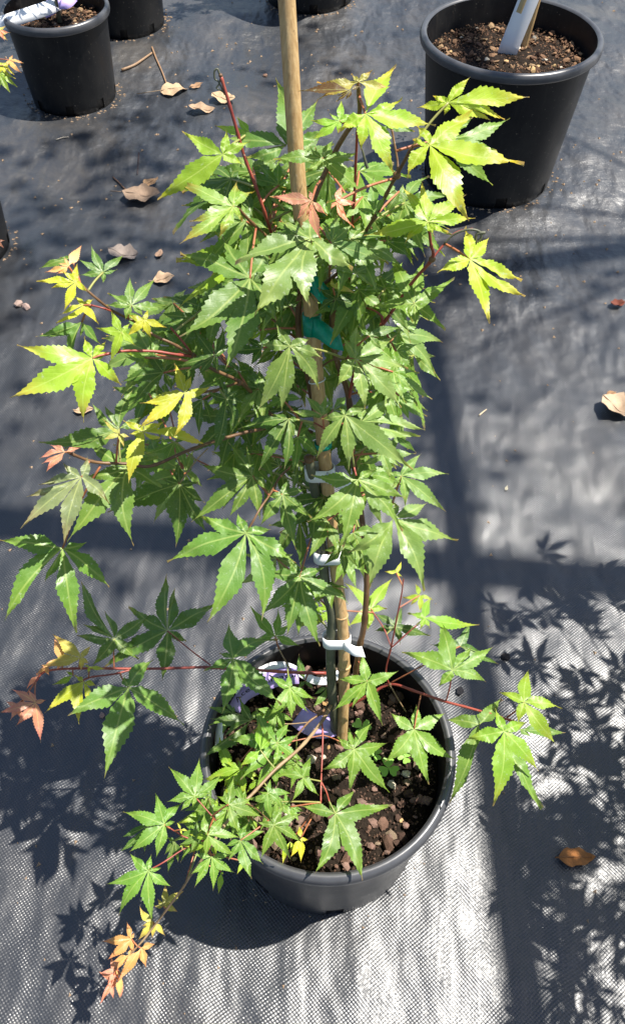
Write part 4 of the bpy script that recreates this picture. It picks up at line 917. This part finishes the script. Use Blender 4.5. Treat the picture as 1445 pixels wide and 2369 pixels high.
TAN = (.52, .36, .22); BRN = (.30, .21, .145); GRY = (.33, .27, .23); PAL = (.62, .52, .42)
dead_leaf(404, 213, .085, .2, (.58, .41, .25), 'pale tan dead leaf with a long stalk, nearest the corner pots', .3, .75, 1, .07)
dead_leaf(518, 234, .080, -.5, (.60, .43, .26), 'pale tan dead leaf beside the top of the red shoot', .2, .7, 2)
dead_leaf(468, 258, .080, -.15, (.48, .33, .21), 'tan dead leaf lying just below two paler ones', .3, .55, 3)
dead_leaf(455, 202, .045, .6, (.45, .27, .15), 'small brown curled dead leaf between the pale tan leaves', .5, .6, 4)
dead_leaf(330, 460, .098, .1, BRN, 'large mottled brown dead leaf with a stalk in the shade', .3, .8, 5, .03)
dead_leaf(352, 432, .050, .9, (.48, .29, .15), 'folded orange-brown dead leaf on top of the large mottled one', .6, .6, 6, 0, .012)
dead_leaf(288, 594, .076, -.2, GRY, 'grey-brown heart-shaped dead leaf above the lime shoot', .25, .75, 7)
dead_leaf(370, 592, .032, 1.4, (.34, .22, .15), 'tiny brown dead leaf right of the grey heart-shaped one', .4, .6, 8)
dead_leaf(380, 650, .052, .2, (.58, .40, .25), 'short blocky tan dead leaf above the dark green leaves', .35, .7, 9, .01)
dead_leaf(195, 953, .042, .1, (.62, .42, .25), 'small tan dead leaf half hidden behind the long lime leaf', .3, .5, 10)
dead_leaf(1424, 950, .075, -.7, (.62, .45, .30), 'crumpled pale tan dead leaf at the right edge', .45, .8, 11)
dead_leaf(1330, 1986, .056, .05, (.50, .20, .055), 'glossy orange-brown oval dead leaf lying on the mat at lower right', .25, .48, 12, .004)
dead_leaf(421, 437, .026, .5, PAL, 'small pale flake on the mat beside the upper left leaves', .2, .9, 13)
dead_leaf(1425, 708, .035, .2, (.22, .06, .035), 'small dark red scrap at the right edge', .4, .7, 14)
dead_leaf(582, 868, .02, .2, (.5, .35, .2), 'tiny tan scrap seen between the branches', .4, .7, 15)
dead_leaf(955, 1110, .012, .2, PAL, 'tiny pale fleck near the right side leaves', .2, .7, 16)
dead_leaf(1412, 913, .022, .3, (.45, .25, .12), 'little brown scrap above the crumpled leaf at right', .4, .6, 17)
dead_leaf(1170, 1132, .012, 1.2, (.6, .55, .4), 'tiny cream flake on the lit mat at right', .2, .5, 18)
def twig(pts, r, col, label):
    P = [ground_at(x, y) + np.array([0, 0, r + .001]) for x, y in pts]; e = empty('twig', P[0], label, 'twig'); o = tube('stick', P, r, r * .7, M_TWIGC, e, 6, 4); o.color = (*col, 1)
twig([(282, 164), (310, 154), (332, 140), (352, 126)], .0045, (.30, .19, .11), 'curved brown twig lying by the corner pots')
twig([(352, 112), (362, 138), (376, 170), (388, 203)], .0030, (.30, .18, .10), 'thin brown stalk leading to the pale tan dead leaf')
twig([(262, 412), (275, 424), (288, 438), (300, 447)], .0024, (.14, .08, .05), 'thin dark stalk of the mottled dead leaf')
twig([(322, 355), (320, 380), (318, 405)], .0018, (.05, .03, .03), 'thin dark stalk standing out of the shade above the mottled leaf')
twig([(130, 325), (146, 320), (160, 319)], .0018, (.42, .37, .30), 'little pale straw on the lit mat below the corner pot')
twig([(1107, 963), (1116, 955), (1124, 949)], .0018, (.55, .45, .3), 'little pale straw on the mat right of the crown')
for (px, py, s, col, lab) in ((45, 705, .014, (.40, .29, .24), 'tan stone chip at the left edge of the mat, left of a pair'), (62, 711, .013, (.44, .31, .26), 'tan stone chip at the left edge of the mat, right of a pair'), (1168, 1521, .011, (.035, .03, .03), 'dark pebble on the mat right of the pot'), (1063, 1600, .009, (.03, .03, .035), 'small dark crumb beside the pot rim at right'), (237, 1657, .006, (.38, .25, .2), 'tiny pink-brown chip under the pink shoot'), (613, 176, .010, (.22, .13, .09), 'small brown crumb left of the stake near the top')):
    p = ground_at(px, py); o = bpy.data.objects.new('stone_chip', CHIPS[int(px) % 8]); COL.objects.link(o); o.location = p + [0, 0, s * .35]; o.scale = (s, s * .75, s * .5); o.rotation_euler = (0, 0, px); o.color = (*col, 1); tag(o, lab, 'stone chip', 'stone chips on the mat')
rs = np.random.default_rng(8); V = []; Fc = []
for i in range(700):
    x = rs.uniform(-1.1, 1.1); y = rs.uniform(.1, 3.4); s = rs.uniform(.0012, .0042) * (1 + .3 * y)
    if any(math.hypot(x - c[0][0], y - c[0][1]) < c[3] + .01 for c in POTS.values()): continue
    z = gz(x, y); n0 = len(V); a = rs.random() * 6.28
    for b_ in ((1, 0, 0), (-.6, .7, 0), (-.5, -.6, .1), (0, 0, .6)): V.append((x + s*(b_[0]*math.cos(a) - b_[1]*math.sin(a)), y + s*(b_[0]*math.sin(a) + b_[1]*math.cos(a)), z + .0005 + s * b_[2]))
    Fc += [(n0, n0+1, n0+3), (n0+1, n0+2, n0+3), (n0+2, n0, n0+3)]
for key in ('big', 'tl', 'back', 'left', 'top', 'main'):            # grit gathered round the feet of the pots
    c, ro, rt, rb, H = POTS[key]
    for i in range(130 if key != 'main' else 50):
        a = rs.random() * 6.28; d = rb + abs(rs.normal(0, .012)) + .004; x = c[0] + d*math.cos(a); y = c[1] + d*math.sin(a); s = rs.uniform(.0015, .006) * (1 if key != 'main' else .5); z = gz(x, y); n0 = len(V)
        for b_ in ((1, 0, 0), (-.6, .7, 0), (-.5, -.6, .1), (0, 0, .6)): V.append((x + s*b_[0], y + s*b_[1], z + .0005 + s*b_[2]))
        Fc += [(n0, n0+1, n0+3), (n0+1, n0+2, n0+3), (n0+2, n0, n0+3)]
o = mesh_obj('litter', V, Fc, M_CHIP, smooth=False); o.color = (.36, .25, .16, 1); tag(o, kind='stuff')

# ---------------------------------------------------------------- clover-like seedlings in the soil
def seedling(px, py, h, s, label, mat=M_CLOVER):
    p = at_z(px, py, SOIL); b = at_z(px, py, SOIL + h) ; e = empty('seedling', p, label, 'seedling'); tube('stem', [p, (p + b)/2, b], .0006, .0005, M_PETG, e, 5, 3)
    for k in range(3):
        a = 2.094 * k + px; d = np.array([math.cos(a), math.sin(a), .12]); sd = np.array([-math.sin(a), math.cos(a), 0]); V = [b]
        for (x, y) in ((.35, .42), (.75, .58), (1.0, .36), (.86, 0), (1.0, -.36), (.75, -.58), (.35, -.42)): V.append(b + (d * x + sd * y) * s + np.array([0, 0, .12 * s * abs(y)]))
        mesh_obj('leaflet', V, [(0, i, i + 1) for i in range(1, 7)], mat, e, b)
seedling(836, 1683, .016, .0125, 'three-leaved green seedling touching the right side of the stake foot')
seedling(898, 1777, .018, .0130, 'bright green seedling on the soil below the glossy right leaf')
seedling(868, 1745, .010, .009, 'small green seedling half under the star-shaped leaf')
seedling(935, 1752, .010, .009, 'small green seedling next to the white stone')
p = at_z(940, 1790, SOIL + .004); o = bpy.data.objects.new('stone_chip', CHIPS[2]); COL.objects.link(o); o.location = p; o.scale = (.0075, .006, .005); o.color = (.80, .72, .55, 1); tag(o, 'cream white stone on the dark potting mix', 'stone chip')
p = at_z(1085, 30, .307); e = empty('seedling', p, 'tiny green weed in the mulch of the big pot', 'seedling')
for k in range(4):
    a = k * 1.6; V = [p, p + [.012*math.cos(a), .012*math.sin(a), .014], p + [.020*math.cos(a + .3), .020*math.sin(a + .3), .02], p + [.012*math.cos(a + .6), .012*math.sin(a + .6), .016]]; mesh_obj('leaflet', V, [(0, 1, 2, 3)], M_CLOVER, e, p)
